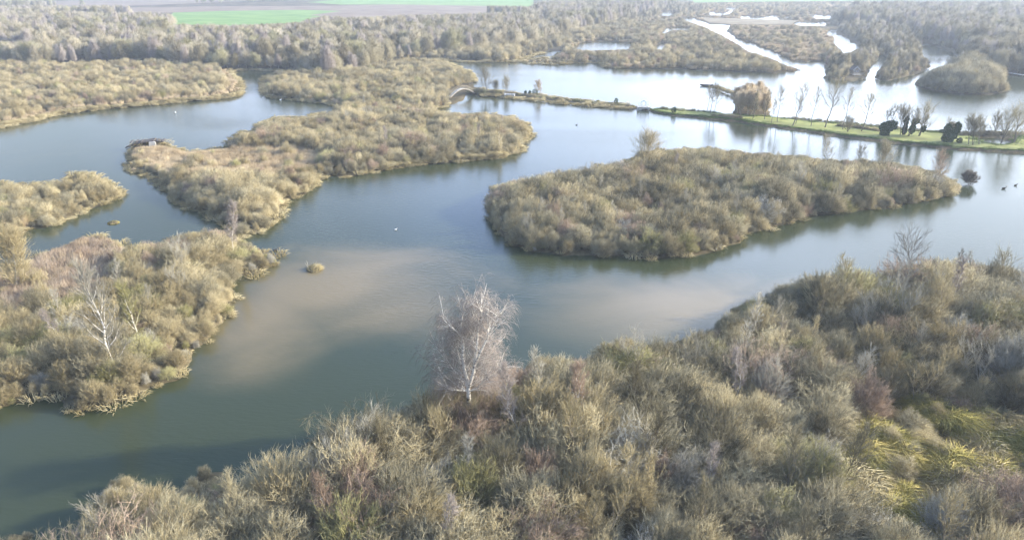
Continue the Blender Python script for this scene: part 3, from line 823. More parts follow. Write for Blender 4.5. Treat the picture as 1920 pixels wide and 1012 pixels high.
# woods
W1 = [(-300, 142), (0, 128), (280, 120), (430, 134), (555, 137), (600, 150), (680, 138), (752, 113), (830, 106), (960, 96), (1060, 70), (1160, 42), (1270, 12), (1100, 6), (990, 26), (640, 36), (560, 45), (300, 49), (220, 27), (-300, 30)]
woods(W1, 6.2, (7.5, 12.5), 16, {'tan_tree': 4.5, 'brown_tree': 4, 'pink_tree': 3.0, 'green_tree': 1.4}, "in the wood behind the marsh")
shrubs([(752, 116), (838, 112), (962, 117), (1000, 104), (1080, 78), (1200, 50), (1160, 46), (1020, 80), (900, 98), (752, 104)], 4.2, (3.5, 5.5), 17, {'tan': 3, 'brown': 4}, "at the foot of the wood")
E_ZONE = [(960, 120), (1060, 96), (1070, 78), (1180, 52), (1290, 40), (1500, 125), (1500, 140), (1130, 130)]
shrubs(E_ZONE, 4.6, (2.8, 4.6), 18, {'tan': 3, 'brown': 5, 'red': .6}, "on the marsh beyond the lake", margin=0.0)
reeds('farreed', E_ZONE, 5.5, (1.5, 2.2), 19)
F_ZONE = [(1370, 48), (1490, 50), (1565, 60), (1580, 100), (1545, 116), (1480, 116), (1380, 72)]
shrubs(F_ZONE, 5.6, (2.4, 4.4), 20, {'tan': 3, 'brown': 5, 'red': .6}, "on the marsh beyond the lake", thin=.55)
reeds('farreed', F_ZONE, 3.6, (1.3, 2.0), 21)
GH = [(1544, 150), (1545, 114), (1585, 102), (1625, 90), (1600, 72), (1570, 56), (1640, 52), (1720, 72), (1735, 100), (1752, 120), (1700, 150), (1600, 156)]
woods(GH, 5.5, (5, 8.5), 23, {'brown_tree': 5, 'tan_tree': 2, 'pink_tree': 1}, "on the wooded shore across the lake", margin=1.5, latr=.42)
shrubs(GH, 3.8, (2.4, 4.6), 231, {'brown': 5, 'tan': 3, 'red': .5}, "on the wooded shore across the lake", margin=-.2, latr=.6)
W2 = [(1560, 48), (1640, 52), (1730, 74), (1790, 100), (1800, 128), (1850, 138), (2300, 158), (2300, 20), (1600, 24)]
woods(W2, 6.4, (9, 13), 24, {'brown_tree': 6, 'tan_tree': 2, 'pink_tree': 1.5, 'green_tree': .5}, "in the wood at the right")
FARM = [(1160, 50), (1290, 38), (1560, 52), (1610, 25), (1960, 20), (1960, 4), (1250, 8), (1180, 30)]
shrubs(FARM, 9.0, (3, 5.5), 25, {'brown': 5, 'tan': 3}, "on the marsh beyond the lake", thin=.6)
woods([(1160, 46), (1290, 30), (1330, 20), (1250, 8), (1180, 28)], 11.0, (4.5, 8), 251, {'brown_tree': 6, 'tan_tree': 2}, "in the far marsh", thin=.8)
shrubs([(1740, 80), (1800, 100), (1815, 130), (1960, 142), (1960, 130), (1800, 95)], 4.2, (2.5, 5), 241, {'brown': 5, 'tan': 1}, "at the foot of the right wood", margin=-.2)
reeds('farreed', FARM, 9.0, (1.8, 2.4), 26)
woods([(-300, 30), (60, 24), (80, 14), (460, 6), (600, 0), (460, -3), (-300, 2)], 9.0, (7, 11), 27, {'brown_tree': 6, 'tan_tree': 2, 'green_tree': 1}, "in the far wood", fieldclear=True)
woods([(980, 20), (1000, 4), (1300, 2), (1960, -4), (1960, -18), (1000, -16), (980, -4)], 22.0, (8, 12), 28, {'brown_tree': 6, 'green_tree': 1}, "in the far wood", thin=.8)

# reed and grass margins along every shore near enough to see
def margin_band(seed, poly, step, kind, off, hr, clipy=None):
    rng = np.random.default_rng(seed)
    V = Wpoly(poly); n = len(V)
    for i in range(n):
        a, b = V[i], V[(i + 1) % n]
        L = np.linalg.norm(b - a)
        if L > 400: continue
        for t in np.arange(0, L, step):
            p = a + (b - a) * (t / L) + rng.normal(size=2) * off
            px, py = to_px(p[0], p[1])
            if -60 < px < 1980 and -10 < py < 1060 and (clipy is None or clipy(px, py)):
                STUFF[kind].append((p[0], p[1], rng.uniform(*hr)))
for i, (pl, st) in enumerate(((N_ISLE, 1.4), (OVAL, 7.0), (M_ISLE, 2.2), (L_ISLE, 7.0))):
    margin_band(60 + i, pl, st, 'bank', .35, (.4, .9))
margin_band(66, MAINLAND, 1.6, 'bank', .5, (.6, 1.2), lambda x, y: y > 100 and x < 1180)
margin_band(68, LAWN, 1.2, 'bankgreen', .5, (.4, .8), lambda x, y: x > 1200)
for i, tf in enumerate(TUFTS): pass

BRV = Wpoly([(836, 194), (836, 166), (893, 158), (893, 190)])
PLANTS = [p for p in PLANTS if not in_poly([p[:2]], BRV)[0]] if True else PLANTS
for kk in STUFF: STUFF[kk] = [p for p in STUFF[kk] if not (830 < to_px(p[0], p[1])[0] < 900 and 155 < to_px(p[0], p[1])[1] < 196)]
HUTV = Wpoly([(1586, 156), (1590, 124), (1612, 124), (1612, 156)])
PLANTS = [p for p in PLANTS if p[4] != "on the wooded shore across the lake" or p[2] < 1.3 or not in_poly([p[:2]], HUTV)[0]]
TREES = [p for p in TREES if p[4] != "on the wooded shore across the lake" or not in_poly([p[:2]], HUTV)[0]]
# ---------------------------------------------------------------- instancing of stuff through geometry nodes
def gn_stuff(name, pts, protos, label, cat, seed):
    """one object: many copies of uncountable plants"""
    if not len(pts): return
    coll = bpy.data.collections.new(name + "_kinds")
    for i, (me, h0) in enumerate(protos):
        o = bpy.data.objects.new("%s_kind_%02d" % (name, i), me); coll.objects.link(o)
    rng = np.random.default_rng(seed)
    n = len(pts)
    A = np.array([(p[0], p[1]) for p in pts]); Hh = np.array([p[2] for p in pts])
    idx = np.array([p[3] for p in pts]) if len(pts[0]) > 3 else rng.integers(0, len(protos), n)
    h0 = np.array([protos[i][1] for i in idx])
    sz = Hh / h0
    sxy = sz * rng.uniform(.75, 1.3, n)
    s = land_sdf(A)
    z = np.minimum(np.maximum(s, -.1) * .55, .38) - .05
    me = bpy.data.meshes.new(name)
    me.vertices.add(n)
    me.vertices.foreach_set("co", np.column_stack([A, z]).astype(np.float32).ravel())
    a = me.attributes.new("rot", 'FLOAT_VECTOR', 'POINT'); a.data.foreach_set("vector", np.column_stack([rng.normal(0, .05, n), rng.normal(0, .05, n), rng.uniform(0, 6.28, n)]).astype(np.float32).ravel())
    a = me.attributes.new("scl", 'FLOAT_VECTOR', 'POINT'); a.data.foreach_set("vector", np.column_stack([sxy, sxy, sz]).astype(np.float32).ravel())
    a = me.attributes.new("idx", 'INT', 'POINT'); a.data.foreach_set("value", idx.astype(np.int32))
    o = bpy.data.objects.new(name, me); COL.objects.link(o)
    ng = bpy.data.node_groups.new(name + "_scatter", 'GeometryNodeTree')
    ng.interface.new_socket("Geometry", in_out='INPUT', socket_type='NodeSocketGeometry')
    ng.interface.new_socket("Geometry", in_out='OUTPUT', socket_type='NodeSocketGeometry')
    gi, go = ng.nodes.new("NodeGroupInput"), ng.nodes.new("NodeGroupOutput")
    ip = ng.nodes.new("GeometryNodeInstanceOnPoints")
    ci = ng.nodes.new("GeometryNodeCollectionInfo")
    ci.inputs['Collection'].default_value = coll
    ci.inputs['Separate Children'].default_value = True
    ci.inputs['Reset Children'].default_value = True
    def attr(nm, tp):
        x = ng.nodes.new("GeometryNodeInputNamedAttribute"); x.data_type = tp; x.inputs['Name'].default_value = nm
        return x.outputs['Attribute']
    ng.links.new(gi.outputs[0], ip.inputs['Points'])
    ng.links.new(ci.outputs[0], ip.inputs['Instance'])
    ip.inputs['Pick Instance'].default_value = True
    ng.links.new(attr("idx", 'INT'), ip.inputs['Instance Index'])
    ng.links.new(attr("rot", 'FLOAT_VECTOR'), ip.inputs['Rotation'])
    ng.links.new(attr("scl", 'FLOAT_VECTOR'), ip.inputs['Scale'])
    ng.links.new(ip.outputs['Instances'], go.inputs[0])
    md = o.modifiers.new("scatter", 'NODES'); md.node_group = ng
    tag(o, label, cat, kind="stuff")
    return o
def zh(me):
    co = np.empty(len(me.vertices) * 3, np.float32); me.vertices.foreach_get("co", co)
    return float(np.percentile(co[2::3], 99.7))
def place_z(x, y): return float(np.clip(land_sdf(np.array([[x, y]]))[0] * .55, 0, .38)) - .04

# shrubs: the 300 that show largest stand on their own, the rest are one thicket
def size_px(p):
    return p[2] / math.hypot(p[0], p[1], CAM_H)
def visible(p, m=60):
    px, py = to_px(p[0], p[1]); tx, ty = to_px(p[0], p[1], p[2])
    return -m < px < 1920 + m and ty < 1012 and py > -20
rs = random.Random(5)
for bx, by, bh in [(845, 800, 4.6), (820, 815, 4.2), (905, 790, 4.8), (935, 775, 4.6), (880, 800, 4.0), (965, 760, 4.0), (850, 840, 4.4), (915, 830, 4.6), (800, 835, 3.8), (872, 850, 5.2), (890, 856, 5.0), (882, 872, 5.4)]:
    c = W(bx, by); PLANTS.append((c[0], c[1], bh, 'red', "on the near bank"))
PLANTS.sort(key=lambda p: -size_px(p))
vis = [p for p in PLANTS if visible(p, 20)]
hero = set(id(p) for p in vis[:300])
proto_done = {}
for p in vis[:300]:
    x, y, h, k, place = p
    oval = place == "on the oval island"
    i = rs.choice([1, 1, 0] if oval else list(range(len(NEAR[k]))))
    sm, tm = NEAR[k][i]
    root = link("willow_shrub", None)
    root.empty_display_size = .3
    root.location = (x, y, place_z(x, y))
    s = h / zh(tm)
    wd = rs.uniform(.72, 1.05) if oval else rs.uniform(.75, 1.45)
    root.scale = (s * wd * rs.uniform(.92, 1.08), s * wd * rs.uniform(.92, 1.08), s)
    root.rotation_euler = (rs.gauss(0, .04), rs.gauss(0, .04), rs.uniform(0, 6.28))
    a = link("stems", sm, parent=root); b = link("twigs", tm, parent=root)
    col = KINDS[k][2]
    tag(root, "%s %s" % (col, place + ", in the dense thicket"), "shrub", "%ss %s" % (col, place))
rest = [p for p in PLANTS if id(p) not in hero]
nearrest = [p for p in rest if math.hypot(p[0], p[1]) < 105]
farrest = [p for p in rest if math.hypot(p[0], p[1]) >= 105]
protos, kidx = [], {}
for k in KINDS:
    kidx[k] = []
    for sm, tm in NEAR[k]:
        w = bpy.data.meshes.new("thicket_shrub")
        import bmesh
        bm = bmesh.new(); bm.from_mesh(sm); nf = len(bm.faces); bm.from_mesh(tm)
        bm.faces.ensure_lookup_table()
        for f in bm.faces[nf:]: f.material_index = 1
        bm.to_mesh(w); bm.free()
        w.materials.append(sm.materials[0]); w.materials.append(tm.materials[0])
        kidx[k].append(len(protos)); protos.append((w, zh(tm)))
    kidx[k + 'F'] = []
    for me in FARP[k]:
        kidx[k + 'F'].append(len(protos)); protos.append((me, zh(me)))
pts = [(x, y, h, rs.choice(kidx[k])) for x, y, h, k, pl in nearrest] + [(x, y, h, rs.choice(kidx[k + 'F'])) for x, y, h, k, pl in farrest]
gn_stuff("thicket", pts, protos, "continuous leafless willow thicket covering the islands and marsh between the single shrubs", "thicket", 71)
print("shrubs", len(PLANTS), "trees", len(TREES), {k: len(v) for k, v in STUFF.items()})

TREES.sort(key=lambda p: -size_px(p))
tv = [p for p in TREES if visible(p, 20)]
heroT = set(id(p) for p in tv[:300])
for p in tv[:300]:
    x, y, h, k, place = p
    me = rs.choice(TREEKIND[k])
    o = link("bare_tree", me)
    s = h / zh(me)
    o.location = (x, y, .3); o.scale = (s * rs.uniform(1.0, 1.45), s * rs.uniform(1.0, 1.45), s); o.rotation_euler = (0, 0, rs.uniform(0, 6.28))
    tag(o, "%s %s" % (TREELAB[k], place), "tree", "%ss %s" % (TREELAB[k], place))
protos, kidx = [], {}
for k in TREEKIND:
    kidx[k] = []
    for me in TREEKIND[k]: kidx[k].append(len(protos)); protos.append((me, zh(me)))
gn_stuff("distant_woodland", [(x, y, h, rs.choice(kidx[k])) for x, y, h, k, pl in TREES if id(p) not in heroT and (x, y, h, k, pl) not in set()][0:0] +
         [(p[0], p[1], p[2], rs.choice(kidx[p[3]])) for p in TREES if id(p) not in heroT], protos, "hazy mass of leafless woodland running back to the far fields", "woodland", 72)
RL = {'reed': ("reed_bed", "dry straw coloured reed beds on the islands and marsh edges", "reeds"), 'reedred': ("russet_reed_bed", "russet brown reed bed on the left island", "reeds"),
      'farreed': ("distant_reed_bed", "pale reed beds of the far marsh between the scrub", "reeds"), 'bank': ("bank_sedge", "fringe of dry sedge along the water's edge", "grass"),
      'bankgreen': ("verge_grass", "rough green grass along the edge of the causeway lawn", "grass")}
for i, (k, v) in enumerate(STUFF.items()):
    nm, lb, ct = RL[k]
    gn_stuff(nm, v, [(me, zh(me)) for me in REED[k]], lb, ct, 80 + i)

# ---------------------------------------------------------------- sedge tussocks
def tussock(px, py, h, kind, label, group, rnd):
    P = W(px, py)
    me = rnd.choice(REED[kind])
    o = link("sedge_tussock", me)
    s = h / zh(me)
    o.location = (P[0], P[1], max(0.0, place_z(P[0], P[1])))
    o.rotation_euler = (0, 0, rnd.uniform(0, 6.28)); o.scale = (s * rnd.uniform(.9, 1.5), s * rnd.uniform(.9, 1.5), s)
    tag(o, label, "tussock", group)
line = [(0, 239), (60, 228), (120, 214), (200, 205), (260, 200), (330, 193), (400, 187), (445, 181), (451, 172)]
for (x0, y0), (x1, y1) in zip(line[:-1], line[1:]):
    n = max(1, int(abs(x1 - x0) / 5.5))
    for i in range(n):
        t = (i + rs.uniform(.1, .9)) / n
        tussock(x0 + (x1 - x0) * t, y0 + (y1 - y0) * t - rs.uniform(.3, 1.8), rs.uniform(.7, 1.3), 'sedge', "small pale straw sedge tussock in the row along the upper left shore", "sedge tussocks along the upper left shore", rs)
for (x0, y0), (x1, y1) in [((800, 306), (890, 300)), ((690, 323), (800, 306)), ((890, 300), (940, 295))]:
    n = 9
    for i in range(n):
        t = (i + rs.uniform(.1, .9)) / n
        tussock(x0 + (x1 - x0) * t, y0 + (y1 - y0) * t - 1, rs.uniform(.8, 1.4), 'sedge', "straw sedge tussock on the front shore of the middle island", "sedge tussocks on the middle island shore", rs)
E = EXCLUDE[0]
lo, hi = E.min(0), E.max(0)
n = 0
for t in range(4000):
    x, y = rs.uniform(lo[0], hi[0]), rs.uniform(lo[1], hi[1])
    if not in_poly([[x, y]], E)[0]: continue
    if t % 5 > 2: continue
    px, py = to_px(x, y)
    kind = 'sedgegreen' if wob(x * .5, y * .5) > .05 else 'sedge'
    tussock(px, py, rs.uniform(.8, 1.7), kind, ("flopped yellow green sedge tussock" if kind == 'sedgegreen' else "flopped straw brown sedge tussock") + " in the clearing of the near bank",
            ("yellow green" if kind == 'sedgegreen' else "straw") + " sedge tussocks in the near clearing", rs)
    n += 1
    if n > 190: break

# ---------------------------------------------------------------- single trees
def put_tree(name, bp, tp, label, cat, trunkmat, crownmat, seed, group=None, **kw):
    """a tree standing at base pixel bp, as tall as pixel tp says"""
    P = W(*bp)
    Hh = height_at(bp[0], bp[1], tp[1])
    top = on_plane(tp[0], tp[1], P[1])
    lean = ((top[0] - P[0]) / Hh, 0)
    a = dict(spread=Hh * .22, rt=.012, tr=Hh * .012, H=Hh, lean=lean)
    for k, v in kw.items():
        a[k] = v * Hh if k in ('spread', 'tr') else v
    tk, cr = make_tree(seed, **a)
    root = link(name, None); root.location = (P[0], P[1], place_z(P[0], P[1]) - .1)
    link("trunk", tk.mesh("trunk", M[trunkmat]), parent=root)
    link("crown", cr.mesh("crown", M[crownmat]), parent=root)
    tag(root, label, cat, group)
    return root, tk, cr, Hh

# the large silver birch on the near bank, skeleton traced stem by stem
def big_birch():
    base = W(882, 838); Y = base[1]
    rng = np.random.default_rng(900)
    lines = [([(882, 838), (880, 800), (880, 768), (878, 734)], .20, .17, 0, 0),
             ([(878, 734), (877, 720), (871, 695), (868, 673), (869, 652), (866, 637), (865, 618), (867, 595), (869, 577)], .16, .025, 0, .6),
             ([(866, 637), (857, 626), (846, 616), (833, 605)], .07, .02, .5, -.8),
             ([(869, 652), (874, 635), (880, 618), (887, 595), (883, 575)], .08, .02, .5, 1.2),
             ([(878, 732), (887, 705), (890, 686), (894, 659), (895, 641), (896, 620), (903, 595), (901, 580)], .13, .025, 0, -.7),
             ([(890, 686), (903, 659), (915, 636), (930, 607), (937, 596)], .09, .02, -.4, -1.6),
             ([(915, 636), (915, 618), (924, 593)], .06, .02, -1.2, -.5),
             ([(894, 659), (885, 640), (893, 615), (895, 588)], .06, .02, -.4, 1.4),
             ([(879, 736), (860, 735), (848, 733), (837, 730)], .07, .02, 0, -1.0),
             ([(879, 737), (896, 731), (905, 718), (915, 710)], .06, .02, 0, -1.2),
             ([(877, 722), (858, 705), (845, 690), (835, 673), (826, 660)], .07, .02, 0, 1.3),
             ([(871, 700), (862, 680), (858, 660), (852, 640)], .05, .02, .1, 1.8),
             ([(887, 705), (900, 690), (915, 675), (925, 655)], .06, .02, 0, 1.6),
             ([(882, 728), (902, 715), (925, 705), (940, 690)], .06, .02, 0, 1.9),
             ([(880, 740), (860, 728), (838, 712), (824, 700)], .06, .02, 0, 2.0)]
    tk, cr = Wood(), Wood()
    S, E = [], []
    for pts, r0, r1, d0, d1 in lines:
        P = np.array([on_plane(x, y, Y + d0 + (d1 - d0) * i / (len(pts) - 1)) for i, (x, y) in enumerate(pts)]) - base
        n = len(P) - 1
        rr = np.linspace(r0, r1, n + 1) * 1.15
        tk.tubes(P[:-1], P[1:], rr[:-1], rr[1:], np.full(n, .7), 7)
        if r0 < .19: S += list(P[:-1]); E += list(P[1:])
    S, E = np.array(S), np.array(E)
    S2, E2 = children(rng, S, E, 7, 1.7, 1.0, .25, .05)
    tk.tubes(S2, E2, np.full(len(S2), .024), np.full(len(S2), .012), rng.uniform(0, 1, len(S2)), 3)
    S3, E3 = children(rng, S2, E2, 4, .95, .75, .0, .2)
    cr.tubes(S3, E3, np.full(len(S3), .009), np.full(len(S3), .006), rng.uniform(0, 1, len(S3)), 3)
    S4, E4 = children(rng, S3, E3, 6, .7, .45, 0, .2, droop=.9)
    cr.cones(S4, E4, np.full(len(S4), .007), rng.uniform(0, 1, len(S4)))
    S5, E5 = children(rng, E4[::3] - (E4[::3] - S4[::3]) * .5, E4[::3], 2, .8, .3, 0, .3, droop=1.3)
    cr.cones(S5, E5, np.full(len(S5), .006), rng.uniform(0, 1, len(S5)))
    n = 9500
    zz = rng.uniform(1.2, 12.5, n); az = rng.uniform(0, 6.28, n)
    Rz = np.interp(zz, [1, 3, 5, 8, 10, 12.5], [3.7, 3.9, 3.3, 2.9, 2.5, 1.6]) * np.sqrt(rng.uniform(.15, 1, n)) * (1 + .22 * np.sin(az * 3 + zz) * np.sin(zz * 1.3))
    yy = Rz * np.sin(az); yy = np.where((zz > 3.2) & (yy < .3), np.abs(yy) + .4, yy + .3)
    PP = np.column_stack([Rz * np.cos(az), yy, zz]); DD = unit(np.column_stack([np.cos(az) * .35, np.sin(az) * .35, np.full(n, -.35)]) + rng.normal(size=(n, 3)) * .4)
    cr.cones(PP, PP + DD * rng.uniform(.4, 1.1, (n, 1)), np.full(n, .0065), rng.uniform(0, 1, n))
    root = link("silver_birch", None); root.location = (base[0], base[1], .2)
    link("trunk", tk.mesh("trunk", M['birch']), parent=root)
    link("crown", cr.mesh("crown", M['birchtwig']), parent=root)
    tag(root, "tall silver birch with forked white stems and drooping purplish twigs, on the near bank", "tree")
big_birch()
B = [
    ("silver_birch", (214, 712), (160, 524), "bare white trunked birch among the shrubs of the left island", 'birch', 'grey', dict(spread=.26, n_l=24, angle=.8, clear=.12, k2=5, k3=3, k4=2, up=.5)),
    ("silver_birch", (440, 492), (432, 392), "thin white birch at the right tip of the left island", 'birch', 'birchtwig', dict(spread=.20, n_l=18, angle=.6, k2=5, k3=5, k4=3, droop=.3)),
    ("young_birch", (268, 665), (237, 545), "small birch with yellowish twigs right of the white trunked birch", 'birch', 'green', dict(spread=.22, n_l=18, angle=.6, clear=.2, k2=4, k3=4, k4=2)),
    ("young_birch", (1078, 850), (1078, 698), "slim birch with pinkish twigs right of the tall silver birch", 'birch', 'red', dict(spread=.20, n_l=22, clear=.35, angle=.6, k2=5, k3=4, k4=3, rt=.008)),
    ("young_birch", (640, 1055), (594, 912), "slim birch with pinkish twigs near the bottom edge", 'birch', 'red', dict(spread=.20, n_l=20, clear=.2, angle=.6, k2=5, k3=4, k4=3, rt=.008)),
    ("bare_tree", (1402, 655), (1424, 562), "pale grey bare tree at the water side of the near bank's right part", 'stem', 'grey', dict(spread=.22, n_l=16, clear=.15, k2=4, k3=3, k4=2)),
    ("bare_tree", (1392, 712), (1396, 618), "pale forked dead tree standing in dark brush of the near bank", 'stem', 'grey', dict(spread=.26, n_l=14, clear=.2, k2=3, k3=3, k4=1)),
    ("bare_tree", (1470, 690), (1462, 608), "crooked pale bare tree right of the forked dead tree", 'stem', 'stem', dict(spread=.28, n_l=12, clear=.25, k2=3, k3=3, k4=1)),
    ("bare_tree", (1702, 545), (1706, 455), "dark spreading bare tree standing above the scrub at the right", 'darkstem', 'darkstem', dict(spread=.5, n_l=13, clear=.1, angle=.95, k2=3, k3=3, k4=2, forks=2, rt=.010, up=.15)),
    ("bare_tree", (1782, 545), (1800, 478), "thin leaning bare tree above the scrub near the right edge", 'darkstem', 'darkstem', dict(spread=.2, n_l=12, k2=3, k3=3, k4=1, rt=.014)),
    ("bare_tree", (1868, 560), (1878, 492), "dark twisted bare tree at the right edge of the near scrub", 'darkstem', 'brown', dict(spread=.5, n_l=12, clear=.1, k2=3, k3=3, k4=2, forks=2, rt=.010)),
    ("bare_tree", (1570, 575), (1585, 508), "low crooked bare tree at the back edge of the near scrub", 'darkstem', 'brown', dict(spread=.5, n_l=12, clear=.1, k2=3, k3=3, k4=2, forks=2, rt=.010)),
    ("bare_tree", (1552, 320), (1553, 266), "round crowned bare tree rising above the back of the oval island", 'darkstem', 'brown', dict(spread=.38, n_l=16, clear=.2, k2=4, k3=4, k4=2, rt=.011)),
    ("bare_tree", (1210, 318), (1213, 262), "broad sandy crowned bare tree at the back left of the oval island", 'stem', 'tan', dict(spread=.62, n_l=18, clear=.08, k2=4, k3=4, k4=3, forks=3, rt=.008, angle=1.0)),
    ("bare_tree", (1655, 325), (1668, 280), "fan shaped bare tree at the back right of the oval island", 'darkstem', 'brown', dict(spread=.55, n_l=12, clear=.05, k2=4, k3=3, k4=2, forks=3, rt=.011)),
    ("bare_tree", (1610, 322), (1618, 284), "smaller bare tree behind the oval island's right half", 'darkstem', 'brown', dict(spread=.5, n_l=14, clear=.05, k2=4, k3=3, k4=2, rt=.011)),
    ("bare_tree", (1757, 350), (1762, 296), "pinkish bare tree at the right tip of the oval island", 'stem', 'red', dict(spread=.4, n_l=14, clear=.1, k2=4, k3=3, k4=2, forks=2, rt=.010)),
    ("young_birch", (937, 292), (934, 238), "slim pale birch near the right tip of the middle island", 'birch', 'tan', dict(spread=.24, n_l=14, clear=.2, angle=.6, k2=4, k3=3, k4=2, rt=.010)),
    ("bare_tree", (30, 560), (45, 448), "pale spreading bare tree at the upper left of the left island", 'grey', 'tan', dict(spread=.42, n_l=20, clear=.1, k2=5, k3=5, k4=3, forks=2, rt=.014)),
    ("bare_bush", (1816, 346), (1816, 329), "low dark bare bush standing in the water off the oval island", 'darkstem', 'darkstem', dict(spread=.9, n_l=14, clear=.02, angle=1.1, k2=5, k3=4, k4=2, forks=3, rt=.02)),
]
for i, (nm, bp, tp, lb, tm, cm, kw) in enumerate(B):
    put_tree(nm, bp, tp, lb, "bush" if nm == "bare_bush" else "tree", tm, cm, 1000 + i, **kw)

# pale bare saplings standing above the thickets
SAP = []
for i, (tm, cm, kw) in enumerate([('stem', 'grey', dict(spread=1.5, clear=.3, n_l=14, k2=4, k3=3, k4=2)), ('stem', 'tan', dict(spread=1.8, clear=.35, n_l=12, k2=4, k3=3, k4=2, forks=2)),
                                  ('birch', 'birchtwig', dict(spread=1.3, clear=.3, n_l=16, k2=5, k3=4, k4=3, droop=.2)), ('grey', 'grey', dict(spread=2.1, clear=.25, n_l=10, k2=3, k3=3, k4=1, forks=3)),
                                  ('darkstem', 'brown', dict(spread=1.9, clear=.25, n_l=14, k2=4, k3=3, k4=2, forks=2))]):
    t, c = make_tree(1700 + i, H=7, rt=.009, tr=.065, angle=.6, wig=.5, **kw)
    SAP.append((t.mesh("trunk", M[tm]), c.mesh("crown", M[cm])))
SAPN = ["pale grey bare sapling", "forked straw coloured bare sapling", "slim white stemmed sapling with pinkish twigs", "many stemmed pale dead sapling", "dark stemmed forked bare sapling"]
for zone, place, n, hr, sd_ in [(K_BANK, "on the near bank", 46, (5.2, 7.6), 1), (OVAL, "on the oval island", 26, (4.6, 6.6), 2), (L_SHRUB, "on the left island", 14, (4.2, 6.4), 3), (N_E, "on the middle island", 12, (4, 6), 4)]:
    pp = scatter(zone, 5.5, hr, 1800 + sd_, margin=1.2)
    r_ = random.Random(sd_); idx = list(range(len(pp))); r_.shuffle(idx)
    m = 0
    for j in idx:
        x, y, h = pp[j]
        if in_poly([[x, y]], EXCLUDE[0])[0]: continue
        px, py = to_px(x, y)
        if h < hr[0] * .9 or not (-20 < px < 1950 and py < 1080): continue
        k = r_.choice([0, 1, 1, 2, 3, 4])
        root = link("bare_sapling", None); root.location = (x, y, place_z(x, y)); s_ = h / 7
        root.scale = (s_, s_, s_); root.rotation_euler = (r_.gauss(0, .1), r_.gauss(0, .1), r_.uniform(0, 6.28))
        link("trunk", SAP[k][0], parent=root); link("crown", SAP[k][1], parent=root)
        tag(root, "%s standing above the scrub %s" % (SAPN[k], place), "tree", "%ss %s" % (SAPN[k], place))
        m += 1
        if m >= n: break

# trees of the causeway
D = [((1411, 226), (1419, 176), .12, "straight bare tree in front of the russet clump", .015), ((1433, 228), (1444, 176), .16, "bare tree at the right edge of the russet clump", .014),
     ((1445, 235), (1452, 193), .14, "short thin bare tree, first one past the russet clump", .012), ((1457, 232), (1466, 172), .22, "bare tree behind the short thin one on the causeway lawn", .012),
     ((1485, 240), (1508, 170), .26, "leaning bushy bare tree near the causeway's water edge", .017), ((1491, 236), (1503, 190), .2, "thin bare tree right behind the leaning bushy one", .012),
     ((1520, 240), (1535, 172), .17, "slender bare tree left of the tallest causeway tree", .012), ((1546, 243), (1569, 166), .27, "tallest bare tree of the causeway lawn", .018),
     ((1580, 247), (1599, 174), .18, "faint slender bare tree right of the tallest causeway tree", .012), ((1588, 251), (1594, 226), .45, "low bushy tree at the foot of the faint slender tree", .03),
     ((1614, 250), (1633, 187), .25, "leaning dark bare tree left of the first ivy covered tree", .018),
     ((1325, 214), (1331, 168), .2, "left tree of the bare group left of the russet clump", .012), ((1331, 218), (1339, 166), .25, "middle tree of the bare group left of the russet clump", .014), ((1337, 218), (1350, 170), .25, "right tree of the bare group left of the russet clump", .012),
     ((1687, 257), (1693, 208), .3, "bare tree with many limbs right of the first ivy covered tree", .016), ((1723, 259), (1746, 208), .42, "wide spreading bare tree with fanned limbs on the causeway", .022),
     ((1815, 275), (1819, 225), .32, "bare tree by the front bank, left of the little pond", .014), ((1823, 276), (1829, 232), .3, "second bare tree by the front bank, left of the little pond", .014),
     ((1834, 275), (1848, 229), .3, "leaning bare tree at the left end of the little pond", .014), ((1875, 272), (1898, 213), .4, "large bare tree in front of the little pond", .02),
     ((1900, 271), (1924, 212), .4, "large bare tree at the right end of the little pond", .018), ((1862, 256), (1872, 222), .4, "bare tree behind the little pond", .016),
     ((877, 172), (876, 142), .35, "bare tree at the right end of the arched footbridge", .015), ((912, 176), (913, 138), .42, "bare tree between footbridge and first sluice", .015), ((947, 177), (948, 151), .4, "bare tree just left of the first sluice", .015),
     ((930, 177), (928, 158), .5, "low bare bush between the two trees near the first sluice", .015)]
for i, (bp, tp, sp, lb, tr) in enumerate(D):
    put_tree("bare_tree", bp, tp, lb, "tree", 'darkstem', 'brown', 1100 + i, group="trees along the causeway", spread=sp * 1.35, tr=tr, rt=.013, n_l=13, clear=.06 if sp > .35 else .38, k2=4, k3=3, k4=1, forks=2 if sp > .28 else 1, angle=.75, up=.3, wig=.28)

